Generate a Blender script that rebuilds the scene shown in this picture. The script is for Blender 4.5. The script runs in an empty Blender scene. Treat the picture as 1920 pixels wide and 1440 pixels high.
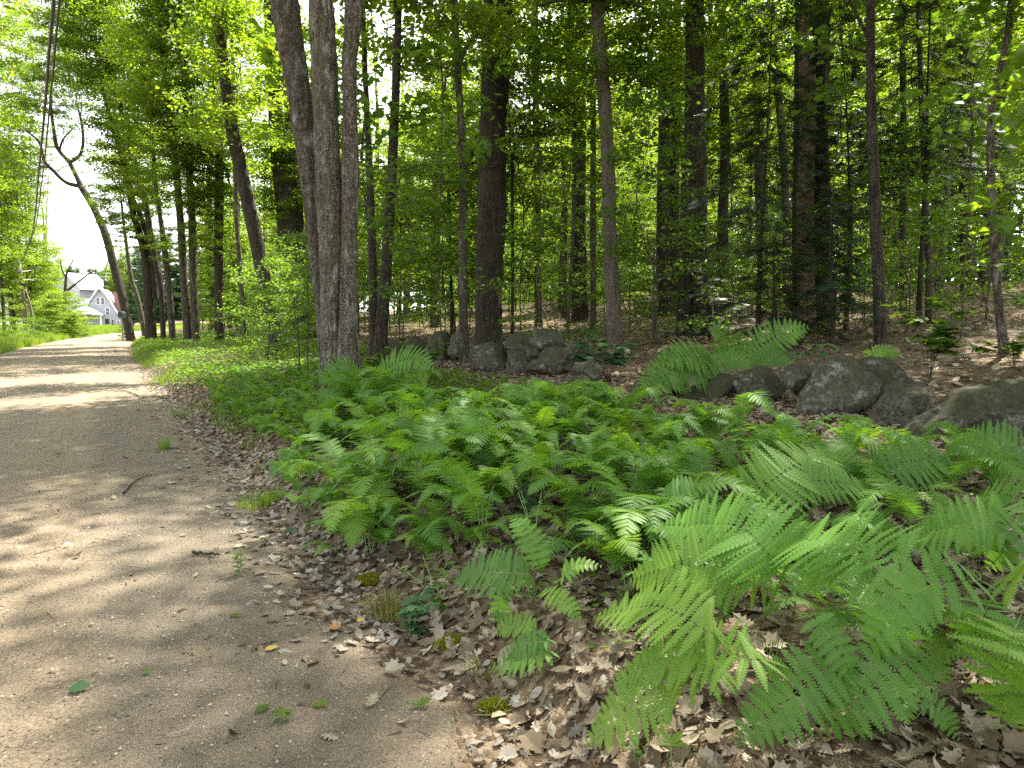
import bpy, bmesh, math, random
import numpy as np
from mathutils import Vector, Matrix, noise

rng = np.random.default_rng(11)
random.seed(11)
sc = bpy.context.scene
COL = sc.collection
PI = math.pi

# ------------------------------------------------------------------ camera geometry
F_PX = 1340.0
PITCH = math.atan(120 / F_PX)
CAM = np.array([0.0, 0.0, 1.6])
FWD = np.array([0, math.cos(PITCH), -math.sin(PITCH)])
UPV = np.array([0, math.sin(PITCH), math.cos(PITCH)])

def ray(px, py):
    return np.array([1.0, 0, 0]) * ((px - 960) / F_PX) + FWD + UPV * ((720 - py) / F_PX)

def at_y(px, py, Y):
    d = ray(px, py)
    return CAM + d * (Y / d[1])

# ------------------------------------------------------------------ terrain
def bend(t):
    tt = np.clip(np.asarray(t, float) - 30, 0, 90)
    return 0.00125 * tt ** 2

def st(x, y):
    t = -0.5 * x + 0.866 * y
    return 0.866 * x + 0.5 * y - 1.13 - bend(t), t

def xy(s, t):
    a = s + 1.13 + bend(t)
    return 0.866 * a - 0.5 * t, 0.5 * a + 0.866 * t

_ph = np.random.default_rng(3).uniform(0, 6.28, (40, 2))
_dr = np.random.default_rng(4).uniform(0, 6.28, 40)

def sn(x, y, f, k0=0, n=6):
    r = 0
    for k in range(k0, k0 + n):
        g = f * (0.7 + 0.13 * (k - k0))
        r = r + np.sin(g * (x * math.cos(_dr[k]) + y * math.sin(_dr[k])) + _ph[k, 0])
    return r / n

def sstep(a, b, v):
    q = np.clip((v - a) / (b - a), 0, 1)
    return q * q * (3 - 2 * q)

def gz(x, y):
    x = np.asarray(x, float); y = np.asarray(y, float)
    s, t = st(x, y)
    lipw = s + 0.22 * sn(x, y, 1.9, 0) + 0.10 * sn(x, y, 6, 6)
    z = 0.05 * np.clip(1 - ((s + 2.7) / 2.7) ** 2, 0, 1)
    z = z + 0.27 * sstep(0.05, 0.75, lipw) + 0.36 * np.clip((s - 0.6) / 5.0, 0, 1)
    z = z + 0.098 * np.clip(s - 6.0, 0, 26) + 0.03 * np.clip(s - 32, 0, 40)
    z = z + 0.25 * sstep(-5.4, -8.5, s)
    off = np.clip(np.maximum(s - 0.1, -5.6 - s), 0, 1)
    z = z + off * (0.05 * sn(x, y, 1.3, 12) + 0.025 * sn(x, y, 5.2, 18)) + np.clip((s - 6) / 6, 0, 1) * 0.12 * sn(x, y, 0.5, 24)
    z = z + 0.008 * sn(x, y, 3.0, 30)
    return z

def gzf(x, y):
    return float(gz(x, y))

def at_z(px, py, z):
    d = ray(px, py)
    return CAM + d * ((z - CAM[2]) / d[2])

def above(px, py, h=0.0, far=160.0):
    """point on the pixel's ray that is h above the ground"""
    d = ray(px, py)
    Ys = np.concatenate([np.arange(0.8, 12, 0.02), np.arange(12, far, 0.1)])
    P = CAM[None] + d[None] * (Ys / d[1])[:, None]
    hit = np.nonzero(P[:, 2] < gz(P[:, 0], P[:, 1]) + h)[0]
    return P[hit[0]] if len(hit) else P[-1]

def on_s(px, py, s):
    """point of the pixel's ray on the vertical sheet at distance s from the road edge"""
    d = ray(px, py)
    Ys = np.arange(1.0, 150, 0.02)
    P = CAM[None] + d[None] * (Ys / d[1])[:, None]
    ss, _ = st(P[:, 0], P[:, 1])
    hit = np.nonzero(ss > s)[0]
    return P[hit[0]] if len(hit) else P[-1]

# ------------------------------------------------------------------ objects
def link(o):
    COL.objects.link(o); return o

def tag(o, label=None, cat=None, group=None, kind=None):
    if label: o['label'] = label
    if cat: o['category'] = cat
    if group: o['group'] = group
    if kind: o['kind'] = kind
    return o

def empty(name, loc, label, cat, group=None, rz=0.0):
    o = link(bpy.data.objects.new(name, None))
    o.location = loc; o.rotation_euler = (0, 0, rz); o.empty_display_size = 0.1
    return tag(o, label, cat, group)

def put(name, mesh, parent=None, loc=(0, 0, 0), rot=(0, 0, 0), scale=(1, 1, 1)):
    o = link(bpy.data.objects.new(name, mesh))
    o.location = loc; o.rotation_euler = rot; o.scale = scale
    if parent is not None: o.parent = parent
    return o

class MB:
    """collects vertex and face arrays and links them as one mesh"""
    def __init__(self):
        self.V = []; self.T = []; self.mi3 = []; self.Q = []; self.mi4 = []; self.F3 = []; self.F4 = []; self.n = 0
    def add(self, V, tris=None, quads=None, tint=None, mi=0):
        V = np.asarray(V, float).reshape(-1, 3)
        self.V.append(V)
        self.T.append(np.full(len(V), 0.5) if tint is None else np.broadcast_to(np.asarray(tint, float), (len(V),)))
        if tris is not None and len(tris):
            tris = np.asarray(tris, int).reshape(-1, 3); self.F3.append(tris + self.n); self.mi3.append(np.full(len(tris), mi))
        if quads is not None and len(quads):
            quads = np.asarray(quads, int).reshape(-1, 4); self.F4.append(quads + self.n); self.mi4.append(np.full(len(quads), mi))
        self.n += len(V)
    def mesh(self, name, mats, smooth=False):
        V = np.concatenate(self.V); T = np.concatenate(self.T)
        f3 = np.concatenate(self.F3) if self.F3 else np.zeros((0, 3), int)
        f4 = np.concatenate(self.F4) if self.F4 else np.zeros((0, 4), int)
        mi = np.concatenate((self.mi3 or []) + (self.mi4 or [])).astype(np.int32)
        me = bpy.data.meshes.new(name)
        me.vertices.add(len(V)); me.vertices.foreach_set('co', V.astype(np.float32).ravel())
        loops = np.concatenate([f3.ravel(), f4.ravel()]).astype(np.int32)
        me.loops.add(len(loops)); me.loops.foreach_set('vertex_index', loops)
        n3, n4 = len(f3), len(f4)
        starts = np.concatenate([np.arange(n3) * 3, n3 * 3 + np.arange(n4) * 4]).astype(np.int32)
        tot = np.concatenate([np.full(n3, 3), np.full(n4, 4)]).astype(np.int32)
        me.polygons.add(n3 + n4)
        me.polygons.foreach_set('loop_start', starts); me.polygons.foreach_set('loop_total', tot)
        me.polygons.foreach_set('material_index', mi)
        me.polygons.foreach_set('use_smooth', np.full(n3 + n4, bool(smooth)))
        for m in (mats if isinstance(mats, (list, tuple)) else [mats]): me.materials.append(m)
        a = me.attributes.new('tint', 'FLOAT', 'POINT'); a.data.foreach_set('value', T.astype(np.float32))
        me.update(calc_edges=True); me.validate()
        return me

def nrm(v):
    v = np.asarray(v, float)
    return v / (np.linalg.norm(v, axis=-1, keepdims=True) + 1e-9)

def spline(P, n):
    """Catmull-Rom through P, n samples"""
    P = np.asarray(P, float)
    if len(P) == 2:
        return P[0] + (P[1] - P[0]) * np.linspace(0, 1, n)[:, None]
    seg = np.linalg.norm(np.diff(P, axis=0), axis=1); cum = np.concatenate([[0], np.cumsum(seg)]) / seg.sum()
    E = np.vstack([2 * P[0] - P[1], P, 2 * P[-1] - P[-2]])
    out = []
    for u in np.linspace(0, 1, n):
        i = min(max(np.searchsorted(cum, u, 'right') - 1, 0), len(P) - 2)
        w = (u - cum[i]) / (cum[i + 1] - cum[i] + 1e-9)
        p0, p1, p2, p3 = E[i], E[i + 1], E[i + 2], E[i + 3]
        out.append(0.5 * ((2 * p1) + (-p0 + p2) * w + (2 * p0 - 5 * p1 + 4 * p2 - p3) * w ** 2 + (-p0 + 3 * p1 - 3 * p2 + p3) * w ** 3))
    return np.array(out)

def tube(mb, P, R, sides=8, ridge=0.0, seed=0, tint=0.5, mi=0, cap=True, flare=0.0):
    P = np.asarray(P, float); n = len(P)
    R = np.broadcast_to(np.asarray(R, float), (n,)).copy()
    T = nrm(np.gradient(P, axis=0))
    ref = np.array([1.0, 0, 0]) if abs(T[:, 0]).mean() < 0.8 else np.array([0, 0, 1.0])
    A = nrm(ref - T * (T @ ref)[:, None]); B = np.cross(T, A)
    th = np.linspace(0, 2 * PI, sides, endpoint=False)
    rr = np.ones((n, sides))
    if ridge:
        g = np.random.default_rng(seed)
        L = np.concatenate([[0], np.cumsum(np.linalg.norm(np.diff(P, axis=0), axis=1))])[:, None]
        for k in range(7):
            m = g.integers(3, 15); f = g.uniform(0.8, 5.0)
            rr += ridge * 0.4 * np.sin(m * th[None] + 2.2 * np.sin(f * L + g.uniform(0, 6)) + g.uniform(0, 6)) * (0.6 + 0.4 * np.sin(f * 1.7 * L + g.uniform(0, 6)))
        for k in range(2):
            m = g.integers(1, 4); f = g.uniform(0.5, 1.6)
            rr += ridge * 0.8 * np.sin(m * th[None] + f * L + g.uniform(0, 6))
        rr += ridge * 0.45 * g.standard_normal((n, sides))
        if flare:
            rr += flare * np.exp(-L / 0.28) * (1 + 0.45 * np.sin(5 * th[None] + 1.3))
    V = P[:, None] + (A[:, None] * np.cos(th)[None, :, None] + B[:, None] * np.sin(th)[None, :, None]) * (R[:, None] * rr)[..., None]
    i = np.arange(n - 1)[:, None] * sides; j = np.arange(sides)[None]; j2 = (j + 1) % sides
    q = np.stack([i + j, i + j2, i + sides + j2, i + sides + j], -1).reshape(-1, 4)
    V = V.reshape(-1, 3)
    tris = None
    if cap:
        V = np.vstack([V, P[-1]]); c = n * sides; b = (n - 1) * sides
        tris = np.stack([b + np.arange(sides), b + (np.arange(sides) + 1) % sides, np.full(sides, c)], -1)
    mb.add(V, tris=tris, quads=q, tint=tint, mi=mi)

# ------------------------------------------------------------------ materials
class NT:
    def __init__(self, name):
        self.m = bpy.data.materials.new(name); self.m.use_nodes = True
        self.t = self.m.node_tree; self.t.nodes.clear()
        self.out = self.t.nodes.new('ShaderNodeOutputMaterial')
    def n(self, typ, ins=None, **kw):
        nd = self.t.nodes.new('ShaderNode' + typ)
        for k, v in kw.items(): setattr(nd, k, v)
        for k, v in (ins or {}).items():
            if isinstance(v, bpy.types.NodeSocket): self.t.links.new(v, nd.inputs[k])
            else: nd.inputs[k].default_value = v
        return nd
    def ramp(self, fac, stops, interp='LINEAR'):
        r = self.t.nodes.new('ShaderNodeValToRGB'); r.color_ramp.interpolation = interp
        e = r.color_ramp.elements
        while len(e) < len(stops): e.new(0.5)
        for k, (p, c) in enumerate(stops):
            e[k].position = p; e[k].color = (*c, 1) if len(c) == 3 else c
        self.t.links.new(fac, r.inputs[0]); return r.outputs['Color']
    def mix(self, fac, a, b, mode='MIX'):
        m = self.t.nodes.new('ShaderNodeMix'); m.data_type = 'RGBA'; m.blend_type = mode
        for idx, v in ((0, fac), (6, a), (7, b)):
            if isinstance(v, bpy.types.NodeSocket): self.t.links.new(v, m.inputs[idx])
            else: m.inputs[idx].default_value = (*v, 1) if isinstance(v, tuple) and len(v) == 3 else v
        return m.outputs[2]
    def math(self, op, a, b=0.0, c=0.0):
        m = self.t.nodes.new('ShaderNodeMath'); m.operation = op
        for idx, v in enumerate((a, b, c)):
            if isinstance(v, bpy.types.NodeSocket): self.t.links.new(v, m.inputs[idx])
            else: m.inputs[idx].default_value = v
        return m.outputs[0]
    def coord(self, scale=(1, 1, 1), rot=(0, 0, 0), kind='Object'):
        tc = self.n('TexCoord'); mp = self.n('Mapping', {'Vector': tc.outputs[kind], 'Scale': scale, 'Rotation': rot})
        return mp.outputs['Vector']
    def noise(self, vec, scale, detail=4, rough=0.55, out='Fac'):
        return self.n('TexNoise', {'Vector': vec, 'Scale': scale, 'Detail': detail, 'Roughness': rough}).outputs[out]
    def vor(self, vec, scale, out='Color', feature='F1'):
        return self.n('TexVoronoi', {'Vector': vec, 'Scale': scale}, feature=feature).outputs[out]
    def bsdf(self, color, rough=0.8, bump=None, bstr=0.4, bdist=0.02, spec=0.3):
        b = self.n('BsdfPrincipled', {'Base Color': color if isinstance(color, bpy.types.NodeSocket) else (*color, 1), 'Roughness': rough, 'Specular IOR Level': spec})
        if bump is not None:
            bp = self.n('Bump', {'Height': bump, 'Strength': bstr, 'Distance': bdist})
            self.t.links.new(bp.outputs['Normal'], b.inputs['Normal'])
        return b.outputs[0]
    def done(self, shader):
        self.t.links.new(shader, self.out.inputs['Surface']); return self.m

def leaf_mat(name, dark, mid, palest, trans=0.5, tcol=None, rough=0.45, spec=0.35, oiw=0.25):
    m = NT(name)
    a = m.n('Attribute', attribute_name='tint').outputs['Fac']
    oi = m.n('ObjectInfo').outputs['Random']
    f = m.math('ADD', m.math('MULTIPLY', a, 1 - oiw), m.math('MULTIPLY', oi, oiw))
    c = m.ramp(f, [(0.05, dark), (0.5, mid), (0.95, palest)])  # tone varies by leaf tint and by object
    b = m.bsdf(c, rough, spec=spec)
    k = tcol or (1.5, 1.45, 0.55)
    tc = m.mix(1.0, c, (k[0], k[1], k[2], 1), 'MULTIPLY')
    tr = m.n('BsdfTranslucent', {'Color': tc})
    mx = m.n('MixShader', {0: trans, 1: b, 2: tr.outputs[0]})
    return m.done(mx.outputs[0])

M = {}
M['leaf'] = leaf_mat('broad_leaf', (0.045, 0.095, 0.014), (0.082, 0.152, 0.018), (0.15, 0.215, 0.022), 0.58, (2.5, 2.15, 0.6))
M['leaf_low'] = leaf_mat('understory_leaf', (0.042, 0.095, 0.018), (0.072, 0.145, 0.024), (0.125, 0.20, 0.026), 0.56, (2.4, 2.1, 0.6))
M['leaf_blue'] = leaf_mat('cool_leaf', (0.04, 0.09, 0.045), (0.055, 0.125, 0.055), (0.08, 0.16, 0.06), 0.4, (1.4, 1.5, 0.7), 0.65, 0.15)
M['needle'] = leaf_mat('hemlock_needle', (0.016, 0.032, 0.015), (0.022, 0.045, 0.020), (0.032, 0.062, 0.024), 0.25, (1.3, 1.4, 0.7))
M['needle_far'] = leaf_mat('pine_needle', (0.05, 0.10, 0.045), (0.07, 0.13, 0.055), (0.10, 0.17, 0.06), 0.35, (1.4, 1.5, 0.7))
M['fern'] = leaf_mat('fern_green', (0.058, 0.145, 0.024), (0.098, 0.22, 0.032), (0.175, 0.285, 0.038), 0.42, (1.8, 1.7, 0.5), 0.5, 0.3, 0.6)
M['rachis'] = leaf_mat('fern_stalk', (0.16, 0.26, 0.08), (0.2, 0.3, 0.1), (0.24, 0.34, 0.12), 0.2)
M['grass'] = leaf_mat('grass_blade', (0.09, 0.16, 0.025), (0.13, 0.22, 0.03), (0.19, 0.27, 0.04), 0.45, (1.6, 1.5, 0.5))
M['moss'] = leaf_mat('moss_green', (0.10, 0.13, 0.012), (0.17, 0.19, 0.015), (0.24, 0.25, 0.02), 0.2)
M['dry_grass'] = leaf_mat('dry_grass', (0.13, 0.14, 0.04), (0.2, 0.19, 0.07), (0.27, 0.24, 0.11), 0.35)

def dead_mat(name, stops):
    m = NT(name)
    a = m.n('Attribute', attribute_name='tint').outputs['Fac']
    c = m.ramp(a, stops)
    v = m.coord((1, 1, 1))
    c = m.mix(0.35, c, m.ramp(m.noise(v, 60, 4), [(0.3, (0.4, 0.4, 0.4)), (0.7, (1, 1, 1))]), 'MULTIPLY')
    b = m.bsdf(c, 0.75, spec=0.25)
    tr = m.n('BsdfTranslucent', {'Color': m.mix(1.0, c, (1.2, 0.9, 0.6, 1), 'MULTIPLY')})
    return m.done(m.n('MixShader', {0: 0.18, 1: b, 2: tr.outputs[0]}).outputs[0])
M['dead'] = dead_mat('dead_leaf', [(0.0, (0.07, 0.05, 0.028)), (0.3, (0.150, 0.118, 0.072)), (0.6, (0.245, 0.202, 0.135)), (0.85, (0.34, 0.292, 0.21)), (1.0, (0.42, 0.365, 0.275))])
M['dead_grey'] = dead_mat('weathered_leaf', [(0.0, (0.12, 0.10, 0.074)), (0.35, (0.215, 0.188, 0.146)), (0.7, (0.315, 0.285, 0.23)), (1.0, (0.42, 0.385, 0.325))])
M['yellow_leaf'] = dead_mat('yellow_leaf', [(0.0, (0.42, 0.3, 0.08)), (1.0, (0.55, 0.42, 0.12))])
M['orange_leaf'] = dead_mat('orange_leaf', [(0.0, (0.33, 0.16, 0.06)), (1.0, (0.38, 0.2, 0.08))])

def bark_mat(name, dark, mid, light, zs=0.22, patch=None, scale=14.0, moss=0.0):
    m = NT(name)
    v = m.coord((1, 1, zs))
    v2 = m.coord((1, 1, 0.5))
    n1 = m.noise(v, scale, 6, 0.65)
    ridge = m.vor(m.n('Vector' + 'Math', {0: v, 1: m.noise(v2, 5, 3, 0.5, 'Color')}, operation='ADD').outputs[0], scale * 1.2, 'Distance', 'DISTANCE_TO_EDGE')
    h = m.math('ADD', m.math('MULTIPLY', n1, 0.6), m.math('MULTIPLY', m.math('MINIMUM', ridge, 0.25), 1.3))
    c = m.ramp(h, [(0.30, dark), (0.46, mid), (0.62, light)])
    if patch is not None:
        pm = m.ramp(m.noise(v2, 6, 5, 0.7), [(0.52, (0, 0, 0)), (0.66, (1, 1, 1))])
        pm2 = m.math('MULTIPLY', pm, m.ramp(n1, [(0.42, (0, 0, 0)), (0.6, (1, 1, 1))]))
        c = m.mix(pm2, c, patch)
    if moss:
        mm = m.ramp(m.noise(v2, 2.2, 5, 0.65), [(0.5, (0, 0, 0)), (0.72, (moss, moss, moss))])
        c = m.mix(mm, c, (0.06, 0.065, 0.02))
    return m.done(m.bsdf(c, 0.9, h, 0.9, 0.03, 0.15))
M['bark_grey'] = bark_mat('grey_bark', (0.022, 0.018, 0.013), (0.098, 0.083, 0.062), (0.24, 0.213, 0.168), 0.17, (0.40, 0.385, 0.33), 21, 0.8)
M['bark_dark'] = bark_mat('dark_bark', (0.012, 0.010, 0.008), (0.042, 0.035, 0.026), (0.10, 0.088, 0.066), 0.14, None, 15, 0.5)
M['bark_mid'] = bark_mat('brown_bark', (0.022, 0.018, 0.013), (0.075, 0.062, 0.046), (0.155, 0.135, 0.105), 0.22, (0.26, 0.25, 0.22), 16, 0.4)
M['bark_strip'] = bark_mat('stringy_bark', (0.065, 0.05, 0.036), (0.18, 0.15, 0.12), (0.28, 0.245, 0.20), 0.05, None, 30, 0.2)
M['wood_bare'] = bark_mat('bare_wood', (0.09, 0.068, 0.04), (0.19, 0.145, 0.088), (0.30, 0.24, 0.155), 0.04, None, 34)
M['twig'] = bark_mat('twig_bark', (0.05, 0.04, 0.03), (0.11, 0.09, 0.07), (0.17, 0.15, 0.12), 0.3, None, 30)
M['dead_twig'] = bark_mat('bleached_twig', (0.2, 0.18, 0.15), (0.32, 0.3, 0.26), (0.42, 0.4, 0.36), 0.3, None, 30)
M['pole'] = bark_mat('pole_wood', (0.12, 0.10, 0.075), (0.2, 0.175, 0.135), (0.28, 0.25, 0.2), 0.04, None, 22)

def rock_mat(name, base, light, moss_amt):
    m = NT(name)
    v = m.coord()
    n1 = m.noise(v, 7, 8, 0.75); n2 = m.noise(v, 30, 8, 0.8); n3 = m.noise(v, 2.3, 5, 0.6)
    c = m.ramp(n2, [(0.36, tuple(q * 0.35 for q in base)), (0.5, base), (0.66, light)])
    c = m.mix(0.7, c, m.ramp(n3, [(0.35, (0.45, 0.43, 0.38)), (0.65, (1.15, 1.12, 1.05))]), 'MULTIPLY')
    lich = m.math('MULTIPLY', m.ramp(n1, [(0.52, (0, 0, 0)), (0.60, (1, 1, 1))]), m.ramp(n2, [(0.4, (0, 0, 0)), (0.5, (1, 1, 1))]))
    c = m.mix(m.math('MULTIPLY', lich, 0.75), c, tuple(min(0.5, q * 1.55) for q in light))
    spots = m.ramp(m.vor(v, 9, 'Distance'), [(0.12, (1, 1, 1)), (0.2, (0, 0, 0))])
    c = m.mix(m.math('MULTIPLY', spots, m.math('MULTIPLY', n1, 0.8)), c, (0.36, 0.36, 0.31))
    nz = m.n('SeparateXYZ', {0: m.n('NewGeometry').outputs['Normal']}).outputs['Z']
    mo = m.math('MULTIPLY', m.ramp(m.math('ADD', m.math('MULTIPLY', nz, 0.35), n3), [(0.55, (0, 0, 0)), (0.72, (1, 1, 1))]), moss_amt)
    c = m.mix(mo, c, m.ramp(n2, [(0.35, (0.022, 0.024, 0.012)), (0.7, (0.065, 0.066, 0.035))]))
    h = m.math('ADD', m.math('MULTIPLY', n1, 0.7), m.math('MULTIPLY', n2, 0.5))
    return m.done(m.bsdf(c, 0.9, h, 0.8, 0.04, 0.2))
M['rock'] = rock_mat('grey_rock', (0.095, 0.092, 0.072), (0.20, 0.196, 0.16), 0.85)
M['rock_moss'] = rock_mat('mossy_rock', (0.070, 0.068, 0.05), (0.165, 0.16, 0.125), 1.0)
M['rock_pale'] = rock_mat('pale_rock', (0.2, 0.19, 0.165), (0.32, 0.305, 0.27), 0.3)

def plain(name, col, rough=0.6, var=0.25, scale=8.0, spec=0.3, zs=1.0):
    m = NT(name)
    n1 = m.noise(m.coord((1, 1, zs)), scale, 6, 0.6)
    c = m.ramp(n1, [(0.3, tuple(q * (1 - var) for q in col)), (0.7, tuple(min(1, q * (1 + var)) for q in col))])
    return m.done(m.bsdf(c, rough, n1, 0.2, 0.01, spec))
M['cable'] = plain('cable_black', (0.03, 0.03, 0.03), 0.5)
M['wire'] = plain('wire_grey', (0.35, 0.35, 0.34), 0.5)
M['roof_white'] = plain('pale_roof', (0.48, 0.48, 0.48), 0.6, 0.12, 3)
M['trim'] = plain('white_trim', (0.78, 0.78, 0.77), 0.5, 0.05)
M['brick'] = plain('chimney_brick', (0.27, 0.165, 0.13), 0.9, 0.3, 6)
M['pane'] = plain('window_glass', (0.10, 0.13, 0.17), 0.15, 0.2, 2, 0.6)
M['porch'] = plain('porch_wood', (0.45, 0.43, 0.38), 0.7, 0.1)
M['metal_dark'] = plain('dark_green_metal', (0.02, 0.03, 0.03), 0.5)
mm = NT('clapboard')
vv = mm.coord()
wv = mm.n('TexWave', {'Vector': vv, 'Scale': 1.0, 'Distortion': 0.3}, wave_type='BANDS', bands_direction='Z', wave_profile='SAW').outputs['Fac']
M['clapboard'] = mm.done(mm.bsdf(mm.ramp(wv, [(0.0, (0.26, 0.29, 0.34)), (0.18, (0.40, 0.44, 0.50)), (1.0, (0.48, 0.51, 0.56))]), 0.6, wv, 0.5, 0.03))  # white boards toned bluish grey, the gable's shade put into the colour

# forest floor: brown litter with leaf-sized cells
m = NT('forest_floor')
v = m.coord()
big = m.noise(v, 0.6, 5, 0.6)
wob = m.n('VectorMath', {0: v, 1: m.n('VectorMath', {0: m.noise(v, 14, 3, 0.6, 'Color'), 'Scale': 0.09}, operation='SCALE').outputs[0]}, operation='ADD').outputs[0]
cell = m.vor(wob, 24, 'Color'); cdist = m.vor(wob, 24, 'Distance')
cf = m.n('SeparateColor', {0: cell}).outputs[0]
litter = m.ramp(cf, [(0.0, (0.06, 0.042, 0.025)), (0.3, (0.12, 0.086, 0.052)), (0.65, (0.20, 0.15, 0.096)), (1.0, (0.31, 0.245, 0.17))])
litter = m.mix(0.6, litter, m.ramp(m.noise(v, 45, 6, 0.7), [(0.3, (0.45, 0.42, 0.4)), (0.7, (1.15, 1.1, 1.05))]), 'MULTIPLY')
litter = m.mix(m.ramp(big, [(0.45, (0, 0, 0)), (0.7, (0.6, 0.6, 0.6))]), litter, (0.075, 0.055, 0.035))
hh = m.math('ADD', m.math('MULTIPLY', cf, 0.5), m.math('ADD', m.math('MULTIPLY', cdist, -0.6), m.math('MULTIPLY', m.noise(v, 30, 5, 0.7), 0.6)))
M['floor'] = m.done(m.bsdf(litter, 0.9, hh, 0.8, 0.04, 0.15))

# dirt road: packed sand with gravel, worn wheel tracks along the road
m = NT('dirt_road')
v = m.coord(); vr = m.coord(rot=(0, 0, -PI / 6))
lng = m.n('VectorMath', {0: vr, 1: (1.0, 0.12, 1.0)}, operation='MULTIPLY').outputs[0]
n0 = m.noise(lng, 1.1, 4, 0.6); n1 = m.noise(v, 5, 6, 0.65); n2 = m.noise(v, 70, 5, 0.75); n3 = m.noise(v, 190, 4, 0.75)
sand = m.ramp(n2, [(0.36, (0.150, 0.115, 0.073)), (0.5, (0.250, 0.197, 0.132)), (0.64, (0.35, 0.285, 0.198))])
grav = m.ramp(n3, [(0.38, (0.05, 0.041, 0.029)), (0.5, (0.165, 0.137, 0.098)), (0.62, (0.34, 0.29, 0.215))])
across = m.math('MULTIPLY_ADD', m.n('SeparateXYZ', {0: vr}).outputs['X'], 1 / 6.0, 0.75)
trk = m.n('SeparateColor', {0: m.ramp(across, [(0.0, (.6, .6, .6)), (0.27, (.6, .6, .6)), (0.33, (0, 0, 0)), (0.41, (0, 0, 0)), (0.48, (.65, .65, .65)), (0.58, (.65, .65, .65)), (0.64, (.1, .1, .1)), (0.70, (.1, .1, .1)), (0.76, (.8, .8, .8)), (0.88, (.8, .8, .8)), (0.94, (.2, .2, .2))])}).outputs[0]
gm = m.ramp(m.math('ADD', m.math('MULTIPLY', trk, 0.42), m.math('ADD', m.math('MULTIPLY', n0, 0.75), m.math('MULTIPLY', n1, 0.5))), [(0.66, (0.05, 0.05, 0.05)), (0.98, (1, 1, 1))])
c = m.mix(gm, sand, grav)
peb = m.vor(v, 62, 'Distance'); pc = m.n('SeparateColor', {0: m.vor(v, 62, 'Color')}).outputs[0]
pmask = m.math('MULTIPLY', m.ramp(peb, [(0.26, (1, 1, 1)), (0.36, (0, 0, 0))]), m.ramp(pc, [(0.55, (0, 0, 0)), (0.62, (1, 1, 1))]))
c = m.mix(m.math('MULTIPLY', pmask, m.math('MULTIPLY_ADD', gm, 0.55, 0.35)), c, m.ramp(pc, [(0.55, (0.07, 0.06, 0.05)), (0.72, (0.17, 0.145, 0.115)), (1.0, (0.38, 0.345, 0.29))]))
h = m.math('ADD', m.math('MULTIPLY', n1, 0.6), m.math('ADD', m.math('MULTIPLY', n2, 0.25), m.math('MULTIPLY', pmask, 0.25)))
h = m.math('ADD', h, m.math('MULTIPLY', n3, 0.3))
M['road'] = m.done(m.bsdf(c, 0.92, h, 1.0, 0.04, 0.15))

def stone_tint(name, stops):
    m = NT(name)
    a = m.n('Attribute', attribute_name='tint').outputs['Fac']
    return m.done(m.bsdf(m.ramp(a, stops), 0.85))
M['pebble'] = stone_tint('pebble', [(0, (0.07, 0.06, 0.045)), (0.5, (0.20, 0.168, 0.125)), (1, (0.40, 0.355, 0.285))])
M['twig_tint'] = stone_tint('twig_litter', [(0, (0.05, 0.038, 0.026)), (0.5, (0.13, 0.105, 0.075)), (1, (0.27, 0.235, 0.18))])
# ------------------------------------------------------------------ ground and road
def grid_mesh(name, S, Tt, zfun, mat):
    ss, tt = np.meshgrid(S, Tt)
    x, y = xy(ss, tt); z = zfun(ss, tt, x, y)
    V = np.stack([x, y, z], -1).reshape(-1, 3); a, b = ss.shape
    i = np.arange(a - 1)[:, None] * b + np.arange(b - 1)[None]
    mb = MB(); mb.add(V, quads=np.stack([i, i + 1, i + b + 1, i + b], -1).reshape(-1, 4))
    return mb.mesh(name, mat, True)

def right_edge(t):
    return 0.02 + 0.13 * np.sin(0.9 * t + 1) + 0.08 * np.sin(2.7 * t) + 0.05 * np.sin(7.1 * t + 2)
def left_edge(t):
    return -5.45 + 0.12 * np.sin(0.5 * t) + 0.06 * np.sin(2.3 * t + 1)

S = np.concatenate([np.linspace(-420, -60, 10, False), np.linspace(-60, -7, 40, False), np.linspace(-7, -1.2, 24, False),
                    np.linspace(-1.2, 8, 190, False), np.linspace(8, 20, 60, False), np.linspace(20, 75, 50, False), np.linspace(75, 420, 10)])
Tt = np.concatenate([np.linspace(-300, -12, 8, False), np.linspace(-12, 0, 40, False), np.linspace(0, 14, 240, False),
                     np.linspace(14, 40, 120, False), np.linspace(40, 130, 90, False), np.linspace(130, 520, 14)])
def zground(s, t, x, y):
    inside = sstep(0.02, 0.35, right_edge(t) - s) * sstep(0.02, 0.35, s - left_edge(t)) * ((t > -11) & (t < 150))
    return gz(x, y) - 0.09 * inside
tag(put('ground', grid_mesh('ground', S, Tt, zground, M['floor'])), kind='structure')

tR = np.concatenate([np.linspace(-11, 0, 40, False), np.linspace(0, 14, 260, False), np.linspace(14, 40, 150, False), np.linspace(40, 150, 120)])
uR = np.linspace(0, 1, 90)
re_ = right_edge(tR)[:, None]; le_ = left_edge(tR)[:, None]
sR = le_ + (re_ - le_) * (1 - (1 - uR[None]) ** 1.6)
tRR = np.broadcast_to(tR[:, None], sR.shape)
x, y = xy(sR, tRR)
edge_drop = 0.02 * (sstep(0.12, 0.0, re_ - sR) + sstep(0.15, 0.0, sR - le_))
rut = -0.014 * np.exp(-((sR + 1.35) / 0.3) ** 2) - 0.014 * np.exp(-((sR + 3.1) / 0.3) ** 2)
z = gz(x, y) + 0.014 - edge_drop + rut + 0.004 * sn(x, y, 9, 3) + 0.003 * sn(x, y, 21, 9)
mb = MB(); i = np.arange(len(tR) - 1)[:, None] * 90 + np.arange(89)[None]
mb.add(np.stack([x, y, z], -1).reshape(-1, 3), quads=np.stack([i, i + 1, i + 91, i + 90], -1).reshape(-1, 4))
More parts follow.
